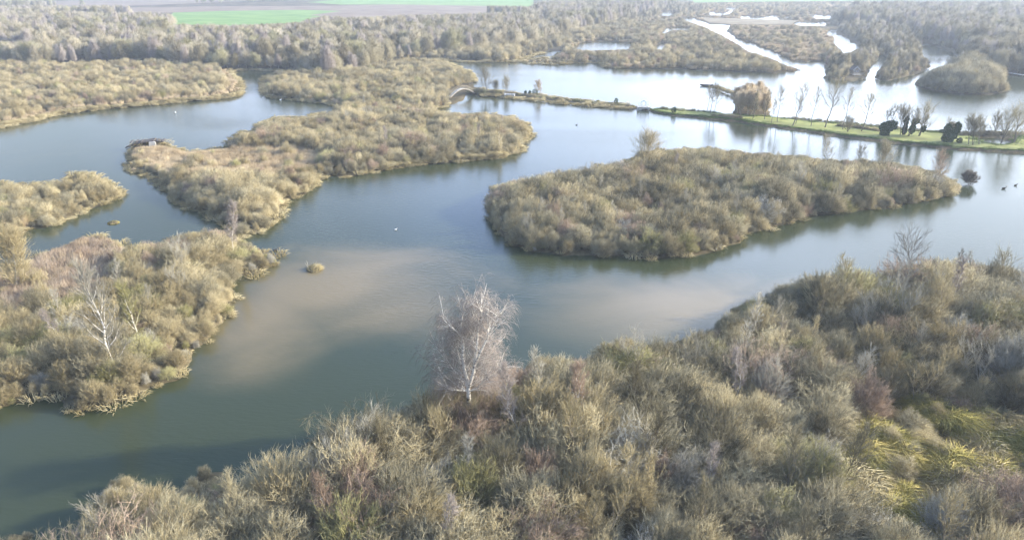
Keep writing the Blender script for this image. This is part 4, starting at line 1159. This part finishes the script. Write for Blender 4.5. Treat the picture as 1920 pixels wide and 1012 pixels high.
# ivy covered trees
def leaf_blob(rng, w, c, r, n, size=.22):
    """leaf sized faces spread through an uneven crown"""
    d = unit(rng.normal(size=(n, 3)))
    lump = 1 + .18 * np.sin(d[:, 0] * 5 + c[0]) * np.cos(d[:, 2] * 6) + .12 * np.sin(d[:, 1] * 9 + c[2])
    P = np.array(c) + d * np.array(r) * (rng.uniform(.55, 1, (n, 1)) ** .5) * lump[:, None]
    a = unit(rng.normal(size=(n, 3))); b = unit(np.cross(a, rng.normal(size=(n, 3))))
    s = size * rng.uniform(.6, 1.2, (n, 1))
    V = np.stack([P - a * s, P + b * s * .6, P + a * s, P - b * s * .6], 1).reshape(-1, 3)
    F = (np.arange(n) * 4)[:, None] + np.array([[0, 1, 2, 3]])
    w.add(V, F, np.repeat(rng.uniform(0, 1, n), 4))
def ivy_tree(bp, tp, blobs, label, seed, spread=.3):
    root, tk, cr, Hh = put_tree("ivy_covered_tree", bp, tp, label, "tree", 'darkstem', 'brown', seed, group="trees along the causeway", spread=spread, tr=.02, rt=.014, n_l=12, clear=.5, k2=3, k3=3, k4=2, forks=2)
    P = W(*bp); rng = np.random.default_rng(seed)
    w = Wood()
    for x0, y0, x1, y1 in blobs:
        a, b = on_plane((x0 + x1) / 2, y0, P[1]), on_plane((x0 + x1) / 2, y1, P[1])
        l, r = on_plane(x0, (y0 + y1) / 2, P[1]), on_plane(x1, (y0 + y1) / 2, P[1])
        c = (a + b) / 2 - np.array([P[0], P[1], .3])
        R = ((r[0] - l[0]) / 2, (r[0] - l[0]) / 2.4, abs(a[2] - b[2]) / 2)
        leaf_blob(rng, w, c, R, int(500 + 700 * R[0] * R[2]), .2)
    link("ivy", w.mesh("ivy", M['ivy']), parent=root)
ivy_tree((1657, 258), (1671, 206), [(1650, 228, 1671, 250), (1662, 226, 1682, 244), (1651, 240, 1668, 259)], "ivy covered tree with a dense round dark green mass, left one on the causeway", 1301)
ivy_tree((1772, 270), (1785, 226), [(1772, 230, 1789, 252), (1789, 229, 1802, 250), (1767, 246, 1787, 270), (1762, 243, 1772, 248), (1780, 240, 1795, 262)], "ivy covered tree with two dark green lobes, right one on the causeway", 1302, .2)
ivy_tree((1691, 257), (1704, 206), [(1696, 218, 1704, 236), (1692, 232, 1701, 252)], "bare tree whose left stem is wrapped in dark ivy", 1303)
ivy_tree((1702, 259), (1720, 212), [(1710, 222, 1718, 236), (1705, 234, 1716, 250), (1716, 222, 1724, 232)], "bare tree with ivy wrapped forked stems, centre of the causeway group", 1304)
ivy_tree((1721, 259), (1735, 222), [(1727, 236, 1736, 247)], "low tree with a tuft of ivy on its stem", 1305, .25)
def small_evergreen(bp, tp, w_px, label, seed, mat='ivy'):
    P = W(*bp); Hh = height_at(*bp, tp[1]); rng = np.random.default_rng(seed)
    w = Wood(); r = w_px / FPX * np.linalg.norm([P[0], P[1], CAM_H]) / 2
    leaf_blob(rng, w, (0, 0, Hh * .5), (r, r, Hh * .52), 420, .16)
    t = Wood(); t.tubes(np.array([[0, 0, 0.]]), np.array([[0, 0, Hh * .6]]), [.08], [.04], np.array([.5]), 5)
    root = link("evergreen_bush", None); root.location = (P[0], P[1], .35)
    link("trunk", t.mesh("trunk", M['darkstem']), parent=root); link("crown", w.mesh("crown", M[mat]), parent=root)
    tag(root, label, "bush")
small_evergreen((985, 179), (985, 172), 5, "leftmost of the small dark evergreen bushes by the first sluice", 1401)
small_evergreen((993, 180), (993, 172), 5, "middle one of the small dark evergreen bushes by the first sluice", 1402)
small_evergreen((1003, 182), (1003, 169), 12, "rounded dark bush under the pale sapling near the first sluice", 1403)
small_evergreen((1155, 198), (1155, 186), 7, "small dark bush on the narrow causeway between the sluices", 1404)
small_evergreen((1121, 196), (1121, 190), 8, "low rounded bush on the narrow causeway between the sluices", 1405, 'green')
small_evergreen((1084, 193), (1090, 187), 16, "wide low olive bush on the narrow causeway", 1406, 'green')
small_evergreen((1263, 215), (1263, 203), 9, "dark bush at the left end of the causeway lawn", 1407)
small_evergreen((1797, 272), (1797, 261), 8, "small dark bush right of the two lobed ivy tree", 1408)
put_tree("pale_sapling", (1008, 182), (1009, 160), "pale orange sapling near the first sluice", "tree", 'stem', 'reed', 1409, spread=.6, rt=.012, n_l=14, clear=.1, k2=5, k3=5, k4=2)

# russet clump of young trees on the causeway
RUS = [(1380, 219), (1377, 203), (1382, 190), (1398, 184), (1418, 188), (1432, 198), (1440, 210), (1436, 221)]
V = Wpoly(RUS); rng = np.random.default_rng(77)
rus_mesh = []
for i in range(3):
    t, c = make_tree(700 + i, H=6, spread=1.5, clear=.12, n_l=14, k2=6, k3=6, k4=3, rt=.03, tr=.07, angle=.5)
    shell_twigs(c, 720 + i, 1.7, 7.2, 1900, .02, .8, z0=.5, upb=.5, lumps=.25, inner=.3)
    rus_mesh.append((t.mesh("trunk", M['stem']), c.mesh("crown", M['russet'])))
lo, hi = V.min(0), V.max(0)
for gx in np.arange(lo[0], hi[0], 1.9):
    for gy in np.arange(lo[1], hi[1], 4.2):
        x, y = gx + rng.uniform(-.8, .8), gy + rng.uniform(-1.8, 1.8)
        if not in_poly([[x, y]], V)[0]: continue
        t, c = rus_mesh[rng.integers(3)]
        px, py = to_px(x, y)
        h = rng.uniform(5.4, 8.0) * (1 - .25 * max(0, (px - 1425) / 15)) if py > 196 else rng.uniform(3, 6)
        root = link("russet_tree", None); root.location = (x, y, .35); s = h / 7.3
        root.scale = (s * 1.3, s * 1.3, s); root.rotation_euler = (0, 0, rng.uniform(0, 6.28))
        link("trunk", t, parent=root); link("crown", c, parent=root)
        tag(root, "slim russet twigged young tree in the dense clump on the causeway", "tree", "russet young trees of the causeway clump")
# scrub along the back edge of the causeway and the boat spit
def line_shrubs(pts, step_px, hr, kinds, label, group, seed):
    r = random.Random(seed)
    for (x0, y0), (x1, y1) in zip(pts[:-1], pts[1:]):
        n = max(1, int(math.hypot(x1 - x0, (y1 - y0) * 3) / step_px))
        for i in range(n):
            t = (i + r.random()) / n
            P = W(x0 + (x1 - x0) * t, y0 + (y1 - y0) * t)
            k = r.choice(kinds); me = r.choice(FARP[k]); o = link("scrub_bush", me); h = r.uniform(*hr); s = h / zh(me)
            o.location = (P[0], P[1], .2); o.scale = (s * 1.5, s * 1.5, s); o.rotation_euler = (0, 0, r.uniform(0, 6))
            tag(o, label, "bush", group)
line_shrubs([(1470, 224), (1560, 232), (1650, 241), (1720, 248), (1800, 253), (1920, 253)], 6, (.6, 1.1), ['tan', 'brown', 'green'], "low scrubby bush along the back edge of the causeway lawn", "low bushes along the back edge of the causeway", 1)
line_shrubs([(1565, 240), (1600, 243), (1650, 250)], 4, (.8, 1.5), ['tan', 'brown'], "low brown bush on the lawn between the causeway trees", "low brown bushes on the causeway lawn", 2)
line_shrubs([(1340, 167), (1378, 181)], 5, (.9, 1.8), ['brown', 'green', 'tan'], "low bush on the narrow spit behind the russet clump", "bushes on the narrow spit", 3)
line_shrubs([(1335, 221), (1388, 226)], 4, (1.0, 1.5), ['green', 'brown'], "low greenish bush in the hedge before the russet clump", "hedge bushes before the russet clump", 4)
line_shrubs([(1240, 208), (1320, 213)], 5, (.6, 1.4), ['green', 'brown'], "low bush at the left end of the causeway lawn", "bushes at the left end of the lawn", 5)
line_shrubs([(965, 180), (1040, 188), (1110, 196), (1190, 203)], 4, (.5, 1.3), ['green', 'tan', 'brown'], "low bush on the narrow causeway between the two sluices", "bushes on the narrow causeway", 6)
line_shrubs([(880, 176), (905, 178), (940, 180)], 4, (1.2, 2.4), ['green', 'brown'], "bush between the arched footbridge and the first sluice", "bushes near the footbridge", 7)
line_shrubs([(1800, 258), (1850, 256), (1915, 257)], 6, (1.0, 1.8), ['brown'], "brown bush around the little pond of the causeway", "bushes around the little pond", 8)

# ---------------------------------------------------------------- built things
import bmesh
def box(bm, c, size, rz=0.0, top=1.0, rx=0, ry=0):
    from mathutils import Matrix, Vector, Euler
    r = bmesh.ops.create_cube(bm, size=1)
    mtx = Matrix.Translation(Vector(c)) @ Euler((rx, ry, rz)).to_matrix().to_4x4() @ Matrix.Diagonal((*size, 1))
    for v in r['verts']:
        if v.co.z > 0: v.co.x *= top; v.co.y *= top
        v.co = mtx @ v.co
def bmesh_obj(name, fn, mat, parent=None):
    bm = bmesh.new(); fn(bm)
    me = bpy.data.meshes.new(name); bm.to_mesh(me); bm.free()
    return link(name, me, mat, parent)

# arched wooden footbridge
def footbridge():
    a, b = W(843, 186), W(889, 178)
    d = b - a; L = np.linalg.norm(d[:2]); ang = math.atan2(d[1], d[0])
    root = link("footbridge", None); root.location = (a[0], a[1], .3); root.rotation_euler = (0, 0, ang)
    n = 26
    xs = np.linspace(0, L, n + 1); zs = .5 + 2.2 * np.sin(np.pi * xs / L)
    def deck(bm):
        for i in range(n):
            box(bm, ((xs[i] + xs[i + 1]) / 2, 0, (zs[i] + zs[i + 1]) / 2), (L / n * .94, 1.2, .08), ry=-math.atan2(zs[i + 1] - zs[i], L / n))
    bmesh_obj("deck", deck, M['concrete'], root)
    for s in (-1, 1):
        w = Wood()
        top = np.column_stack([xs, np.full(n + 1, s * .58), zs + 1.0]); mid = top - np.array([0, 0, .5])
        w.tubes(top[:-1], top[1:], np.full(n, .06), np.full(n, .06), np.full(n, .9), 4); w.tubes(mid[:-1], mid[1:], np.full(n, .035), np.full(n, .035), np.full(n, .9), 4)
        po = top[::3]; w.tubes(po - np.array([0, 0, 1.1]), po + np.array([0, 0, .08]), np.full(len(po), .05), np.full(len(po), .05), np.full(len(po), .7), 4)
        link("handrail", w.mesh("handrail", M['stem']), parent=root)
    def beam(bm):
        for s in (-.48, .48):
            for i in range(n): box(bm, ((xs[i] + xs[i + 1]) / 2, s, (zs[i] + zs[i + 1]) / 2 - .2), (L / n * 1.02, .14, .28), ry=-math.atan2(zs[i + 1] - zs[i], L / n))
    bmesh_obj("beam", beam, M['wood'], root)
    tag(root, "slender arched wooden footbridge at the left end of the causeway", "footbridge")
footbridge()
def sluice(px, py, label, L=3.2, big=False):
    P = W(px, py)
    root = link("sluice", None); root.location = (P[0], P[1], 0); root.rotation_euler = (0, 0, -.12)
    def body(bm):
        for s in (-1, 1): box(bm, (s * L / 2, .6, .35), (.5, 3.2, 1.5))
        box(bm, (0, -.2, .98), (L + .5, .9, .18)); box(bm, (0, 1.6, .98), (L + .5, .9, .18))
    bmesh_obj("abutment", body, M['concrete'], root)
    def gate(bm): box(bm, (0, .35, .35), (L - .6, .12, 1.1)); box(bm, (0, .28, .35), (.12, .1, 1.15)); box(bm, (0, .28, .8), (L - .6, .08, .1))
    bmesh_obj("gate", gate, M['white'], root)
    for y in (-.6, 2.0):
        w = Wood(); xs = np.linspace(-L / 2 - .2, L / 2 + .2, 5)
        A = np.column_stack([xs, np.full(5, y), np.full(5, 1.05)]); Bq = A + np.array([0, 0, 1.0])
        w.tubes(A, Bq, np.full(5, .05), np.full(5, .05), np.full(5, .5), 4)
        w.tubes(Bq[:-1], Bq[1:], np.full(4, .05), np.full(4, .05), np.full(4, .5), 4); w.tubes(Bq[:-1] - [0, 0, .45], Bq[1:] - [0, 0, .45], np.full(4, .04), np.full(4, .04), np.full(4, .5), 4)
        link("railing", w.mesh("railing", M['white'] if big else M['wood']), parent=root)
    if big:
        def frame(bm):
            for s in (-.7, .7): box(bm, (s, .5, 1.9), (.16, .16, 1.8))
            box(bm, (0, .5, 2.8), (1.8, .3, .2)); box(bm, (.1, .5, 3.05), (.4, .4, .3))
        bmesh_obj("hoist_frame", frame, M['white'], root)
    tag(root, label, "sluice")
sluice(955, 183, "small white gated sluice with dark railings, left one on the causeway")
sluice(1206, 207, "larger white sluice with railings, where the causeway lawn begins", 3.4, True)

# gabled hut among the trees across the lake
def hut():
    P = W(1600, 143)
    root = link("hut", None); root.scale = (.66, .66, .66); root.location = (P[0], P[1], .3); root.rotation_euler = (0, 0, .1)
    w_, d_, h_ = 4.2, 5, 2.6
    z0 = 1.2
    def wall(bm):
        box(bm, (0, 0, z0 + h_ / 2), (w_, d_, h_))
        v = [bm.verts.new(c) for c in [(-w_ / 2, -d_ / 2, z0 + h_), (w_ / 2, -d_ / 2, z0 + h_), (0, -d_ / 2, z0 + h_ + 1.9), (-w_ / 2, d_ / 2, z0 + h_), (w_ / 2, d_ / 2, z0 + h_), (0, d_ / 2, z0 + h_ + 1.9)]]
        bm.faces.new((v[0], v[1], v[2])); bm.faces.new((v[5], v[4], v[3]))
    bmesh_obj("wall", wall, M['wood'], root)
    def roof(bm):
        s = math.atan2(1.9, w_ / 2); L = math.hypot(1.9, w_ / 2) + .7
        for k in (-1, 1): box(bm, (k * (w_ / 4 + .2), 0, z0 + h_ + .92), (L, d_ + .8, .14), ry=k * s)
    bmesh_obj("roof", roof, M['roof'], root)
    def trim(bm):
        s = math.atan2(1.9, w_ / 2); L = math.hypot(1.9, w_ / 2) + .7
        for k in (-1, 1): box(bm, (k * (w_ / 4 + .2), -d_ / 2 - .44, z0 + h_ + .9), (L, .08, .26), ry=k * s)
    bmesh_obj("gable_trim", trim, M['white'], root)
    for x in (-.95, .95):
        f = bmesh_obj("window", lambda bm: [box(bm, (x, -d_ / 2 - .03, z0 + 1.75), (1.25, .08, 1.3))], M['white'], root)
        bmesh_obj("pane", lambda bm: [box(bm, (x, -d_ / 2 - .09, z0 + 1.75), (.95, .05, 1.0))], M['dark'], f)
    def deck(bm):
        box(bm, (0, -d_ / 2 - 1.0, z0 - .1), (w_ + .6, 2.2, .18))
        for sx in (-1.9, 1.9):
            for sy in (-d_ / 2 - 1.9, -d_ / 2, d_ / 2): box(bm, (sx, sy, z0 / 2 - .1), (.18, .18, z0 + .3))
    bmesh_obj("deck", deck, M['concrete'], root)
    tag(root, "small gabled hut with white trim on stilts among trees across the lake", "hut")
hut()
def shed(px, py, label, w_=4, h_=2.4, mat='white', rz=0.1, z=0.3):
    P = W(px, py)
    root = link("shed", None); root.location = (P[0], P[1], z); root.rotation_euler = (0, 0, rz)
    def wall(bm):
        box(bm, (0, 0, h_ / 2), (w_, 3, h_))
        v = [bm.verts.new(c) for c in [(-w_ / 2, -1.5, h_), (-w_ / 2, 1.5, h_), (-w_ / 2, 0, h_ + .9), (w_ / 2, -1.5, h_), (w_ / 2, 1.5, h_), (w_ / 2, 0, h_ + .9)]]
        bm.faces.new((v[0], v[2], v[1])); bm.faces.new((v[3], v[4], v[5]))
    bmesh_obj("wall", wall, M[mat], root)
    def roof(bm):
        for k in (-1, 1): box(bm, (0, k * .85, h_ + .42), (w_ + .4, 1.95, .1), rx=-k * math.atan2(.9, 1.5))
    bmesh_obj("roof", roof, M['concrete'], root)
    bmesh_obj("door", lambda bm: box(bm, (w_ * .2, -1.54, 1.0), (.9, .06, 2.0)), M['dark'], root)
    tag(root, label, "shed")
shed(1825, 130, "small pale shed at the wood's edge behind the domed islet", 3.4, 2.4, z=3.5)
shed(998, 66, "tiny white shed showing between trees of the wood", 3.2, 3.0, z=3.0)

# shooting hide at the left tip of the middle island
def hide():
    P = W(283, 279)
    root = link("duck_hide", None); root.scale = (1.15, 1.15, 1.4); root.location = (P[0], P[1], .1); root.rotation_euler = (0, 0, .25)
    def mound(bm):
        r = bmesh.ops.create_icosphere(bm, subdivisions=4, radius=1)
        for v in r['verts']:
            c = v.co; k = 1 + .10 * math.sin(c.x * 7 + c.y * 5) + .08 * math.sin(c.y * 13 + c.z * 9) + .05 * math.sin(c.x * 23)
            v.co = (c.x * 3.6 * k, c.y * 2.0 * k, max(c.z, -.2) * 1.35 * k)
    bmesh_obj("mound", mound, M['ground'], root)
    def face(bm):
        box(bm, (.9, -1.75, .85), (1.5, .7, 1.2), top=.8)
    bmesh_obj("front_wall", face, M['concrete'], root)
    def roof(bm):
        box(bm, (-1.0, -.2, 1.35), (4.4, 3.0, .16), ry=-.10); box(bm, (-3.6, -.6, .8), (2.2, 1.8, .14), ry=-.22); box(bm, (1.6, .4, 1.35), (2.6, 2.2, .12), ry=.14)
        for i in range(7): box(bm, (-3.4 + i * 1.05, -.4 + .2 * math.sin(i * 2), 1.46 + .03 * (i % 3)), (.32, 2.6, .1), rz=.3 * math.sin(i * 3.1), ry=-.05)
    bmesh_obj("roof", roof, M['roof'], root)
    w = Wood(); rng = np.random.default_rng(3); n = 900
    S = np.column_stack([rng.uniform(-4, 4.5, n), rng.uniform(-2.2, 2, n), rng.uniform(.1, 1.35, n)]); Dd = unit(rng.normal(size=(n, 3)) * [1, 1, .5] + [0, 0, .35])
    w.cones(S, S + Dd * rng.uniform(.3, 1.0, (n, 1)), np.full(n, .025), rng.uniform(0, 1, n))
    link("reed_thatch", w.mesh("reed_thatch", M['sedge']), parent=root)
    bmesh_obj("opening", lambda bm: box(bm, (-1.4, -1.9, .7), (1.9, .12, .35)), M['dark'], root)
    tag(root, "low reed heaped hide with a pale front at the left tip of the middle island", "hide")
hide()
# punt at the end of the spit, small landing stage at the right
def punt(px, py, label, L=5.2, rz=-.3):
    P = W(px, py)
    root = link("punt", None); root.location = (P[0], P[1], 0); root.rotation_euler = (0, 0, rz)
    def hull(bm):
        secs = []
        for t in np.linspace(-1, 1, 9):
            wd = .85 * (1 - .55 * abs(t) ** 3); rise = .35 * abs(t) ** 3
            secs.append([bm.verts.new((t * L / 2, y, z)) for y, z in [(-wd, .62 + rise * .4), (-wd * .8, -.02 + rise), (wd * .8, -.02 + rise), (wd, .62 + rise * .4), (wd * .88, .60 + rise * .4), (wd * .7, .12 + rise), (-wd * .7, .12 + rise), (-wd * .88, .60 + rise * .4)]])
        for a, b in zip(secs[:-1], secs[1:]):
            for i in range(8): bm.faces.new((a[i], a[(i + 1) % 8], b[(i + 1) % 8], b[i]))
        bm.faces.new(secs[0][::-1]); bm.faces.new(secs[-1])
        bmesh.ops.recalc_face_normals(bm, faces=bm.faces)
    bmesh_obj("hull", hull, M['roof'], root)
    for x in (-1.1, .9): bmesh_obj("thwart", lambda bm: box(bm, (x, 0, .48), (.3, 1.35, .05)), M['wood'], root)
    tag(root, label, "punt")
punt(1325, 162, "dark moored punt at the end of the narrow spit beyond the causeway")
def stage():
    a, b = W(1892, 140), W(1925, 145)
    d = b - a; L = np.linalg.norm(d[:2])
    root = link("landing_stage", None); root.location = (a[0], a[1], 0); root.rotation_euler = (0, 0, math.atan2(d[1], d[0]))
    bmesh_obj("deck", lambda bm: [box(bm, (i * .5 + .25, 0, .7), (.42, 1.6, .1)) for i in range(int(L * 2))], M['concrete'], root)
    for i in range(int(L / 2.5) + 1):
        for s in (-.7, .7): bmesh_obj("post", lambda bm: box(bm, (i * 2.5, s, .35), (.18, .18, 1.6)), M['wood'], root)
    tag(root, "pale wooden landing stage at the right edge under the wood", "landing stage")
stage()

# tufts standing in the open water
def islet(poly, label, seed, h, green):
    V = Wpoly(poly); c = V.mean(0); rng = np.random.default_rng(seed)
    root = link("floating_tussock", None); root.location = (c[0], c[1], 0)
    rx, ry = (V[:, 0].max() - V[:, 0].min()) / 2, (V[:, 1].max() - V[:, 1].min()) / 2
    def base(bm):
        r = bmesh.ops.create_icosphere(bm, subdivisions=3, radius=1)
        for v in r['verts']:
            k = 1 + .12 * math.sin(v.co.x * 5 + v.co.y * 4) + .08 * math.sin(v.co.y * 11)
            v.co = (v.co.x * rx * k, v.co.y * ry * k, max(v.co.z, -.3) * .35)
    bmesh_obj("mat", base, M['ground'], root)
    w = Wood(); n = 900
    a = rng.uniform(0, 6.28, n); q = np.sqrt(rng.uniform(0, 1, n))
    P = np.column_stack([rx * q * np.cos(a), ry * q * np.sin(a), .3 * (1 - q)])
    Dd = unit(rng.normal(size=(n, 3)) * .5 + [0, 0, .8] + np.column_stack([np.cos(a), np.sin(a), np.zeros(n)]) * .5)
    w.cones(P, P + Dd * rng.uniform(.3, 1, (n, 1)) * h, np.full(n, .022), rng.uniform(0, 1, n))
    link("grass", w.mesh("grass", M['sedgegreen'] if green else M['sedge']), parent=root)
    if not green:
        t = Wood(); s = np.array([[-.9, 0, .1], [-.9, .1, .1], [.1, .1, .3]]); t.tubes(s, s + np.array([[-.15, 0, 1.3], [-.5, 0, .9], [.2, .1, .9]]), [.05, .04, .04], [.02, .015, .02], np.array([.9, .9, .9]), 4)
        link("dead_stem", t.mesh("dead_stem", M['grey']), parent=root)
    tag(root, label, "tussock")
islet(TUFTS[0], "straw coloured tussock with a dead stem standing alone in the middle channel", 21, .8, False)
islet(TUFTS[1], "flat green floating tussock in the channel left of the middle island", 22, .3, True)
for bp, hh, lb, gk in [((640, 0), 0, "", 0)][:0]: pass

# driftwood branches on the oval island's front shore
def drift(px, py, label, seed):
    P = W(px, py); rng = np.random.default_rng(seed); w = Wood()
    S = np.array([[0, 0, .1], [1.2, .2, .5], [1.2, .2, .5], [.5, .1, .3]]); E_ = np.array([[1.2, .2, .5], [2.1, .1, 1.2], [2.2, .6, .6], [.7, -.5, .9]])
    w.tubes(S, E_, [.1, .07, .06, .05], [.07, .02, .02, .02], np.full(4, .9), 5)
    o = link("driftwood", w.mesh("driftwood", M['grey'])); o.location = (P[0], P[1], 0); o.rotation_euler = (0, 0, seed)
    tag(o, label, "branch")
drift(1342, 470, "left bleached dead branch in the water at the oval island's front shore", 1)
drift(1354, 468, "right bleached dead branch in the water at the oval island's front shore", 2)

# water birds
def bird(px, py, label, white, size=1.0, rz=0.0, cat="duck"):
    P = W(px, py)
    root = link("swan" if cat == "swan" else "duck", None); root.location = (P[0], P[1], 0); root.rotation_euler = (0, 0, rz); root.scale = (size,) * 3
    def body(bm):
        n = 12; secs = []
        prof = [(-.42, .02, .20), (-.34, .07, .17), (-.2, .15, .12), (0, .19, .11), (.18, .16, .12), (.28, .10, .18), (.31, .065, .28), (.33, .055, .37), (.38, .065, .42), (.44, .05, .42), (.47, .02, .41)]
        for x, r, z in prof:
            secs.append([bm.verts.new((x, r * math.cos(a), z + r * .8 * math.sin(a))) for a in np.linspace(0, 2 * math.pi, n, endpoint=False)])
        for a, b in zip(secs[:-1], secs[1:]):
            for i in range(n): bm.faces.new((a[i], a[(i + 1) % n], b[(i + 1) % n], b[i]))
        bm.faces.new(secs[0][::-1]); bm.faces.new(secs[-1])
        bmesh.ops.recalc_face_normals(bm, faces=bm.faces)
        for f in bm.faces: f.smooth = True
    bmesh_obj("body", body, M['birdwhite' if white else 'birddark'], root)
    bmesh_obj("beak", lambda bm: box(bm, (.51, 0, .40), (.12, .05, .03)), M['beak'], root)
    tag(root, label, cat)
bird(742, 431, "white swan alone on the open water left of the oval island", True, .6, .4, "swan")
bird(526, 188, "white swan off the left end of the long spit", True, 1.2, 1.0, "swan")
bird(329, 212, "white swan on the upper left water, nearest the marsh shore", True, 1.1, 2.0, "swan")
bird(517, 470, "dark duck just off the right tip of the left island", False, 1.1, .3)
bird(1882, 354, "dark duck near the right edge, left one of the pair", False, 1.25, .1)
bird(1904, 348, "dark duck near the right edge, right one of the pair", False, 1.0, .2)
bird(1081, 235, "dark duck on the water between causeway and oval island", False, .9, .2)
bird(955, 121, "dark duck on the far lake below the wood", False, 1.2, .2)

# ---------------------------------------------------------------- haze: the air over the valley
def build_haze():
    bm = bmesh.new()
    box(bm, (0, 3290, 19.5), (15000, 6900, 45))
    me = bpy.data.meshes.new("haze"); bm.to_mesh(me); bm.free()
    m = bpy.data.materials.new("haze_air"); m.use_nodes = True
    nt = m.node_tree; nt.nodes.clear()
    out = nt.nodes.new("ShaderNodeOutputMaterial"); pv = nt.nodes.new("ShaderNodeVolumePrincipled")
    pv.inputs['Color'].default_value = (.80, .89, 1.0, 1)
    pv.inputs['Density'].default_value = HAZE_DENSITY
    pv.inputs['Anisotropy'].default_value = 0.2
    nt.links.new(pv.outputs['Volume'], out.inputs['Volume'])
    tag(link("haze", me, m), kind="stuff")
build_haze()
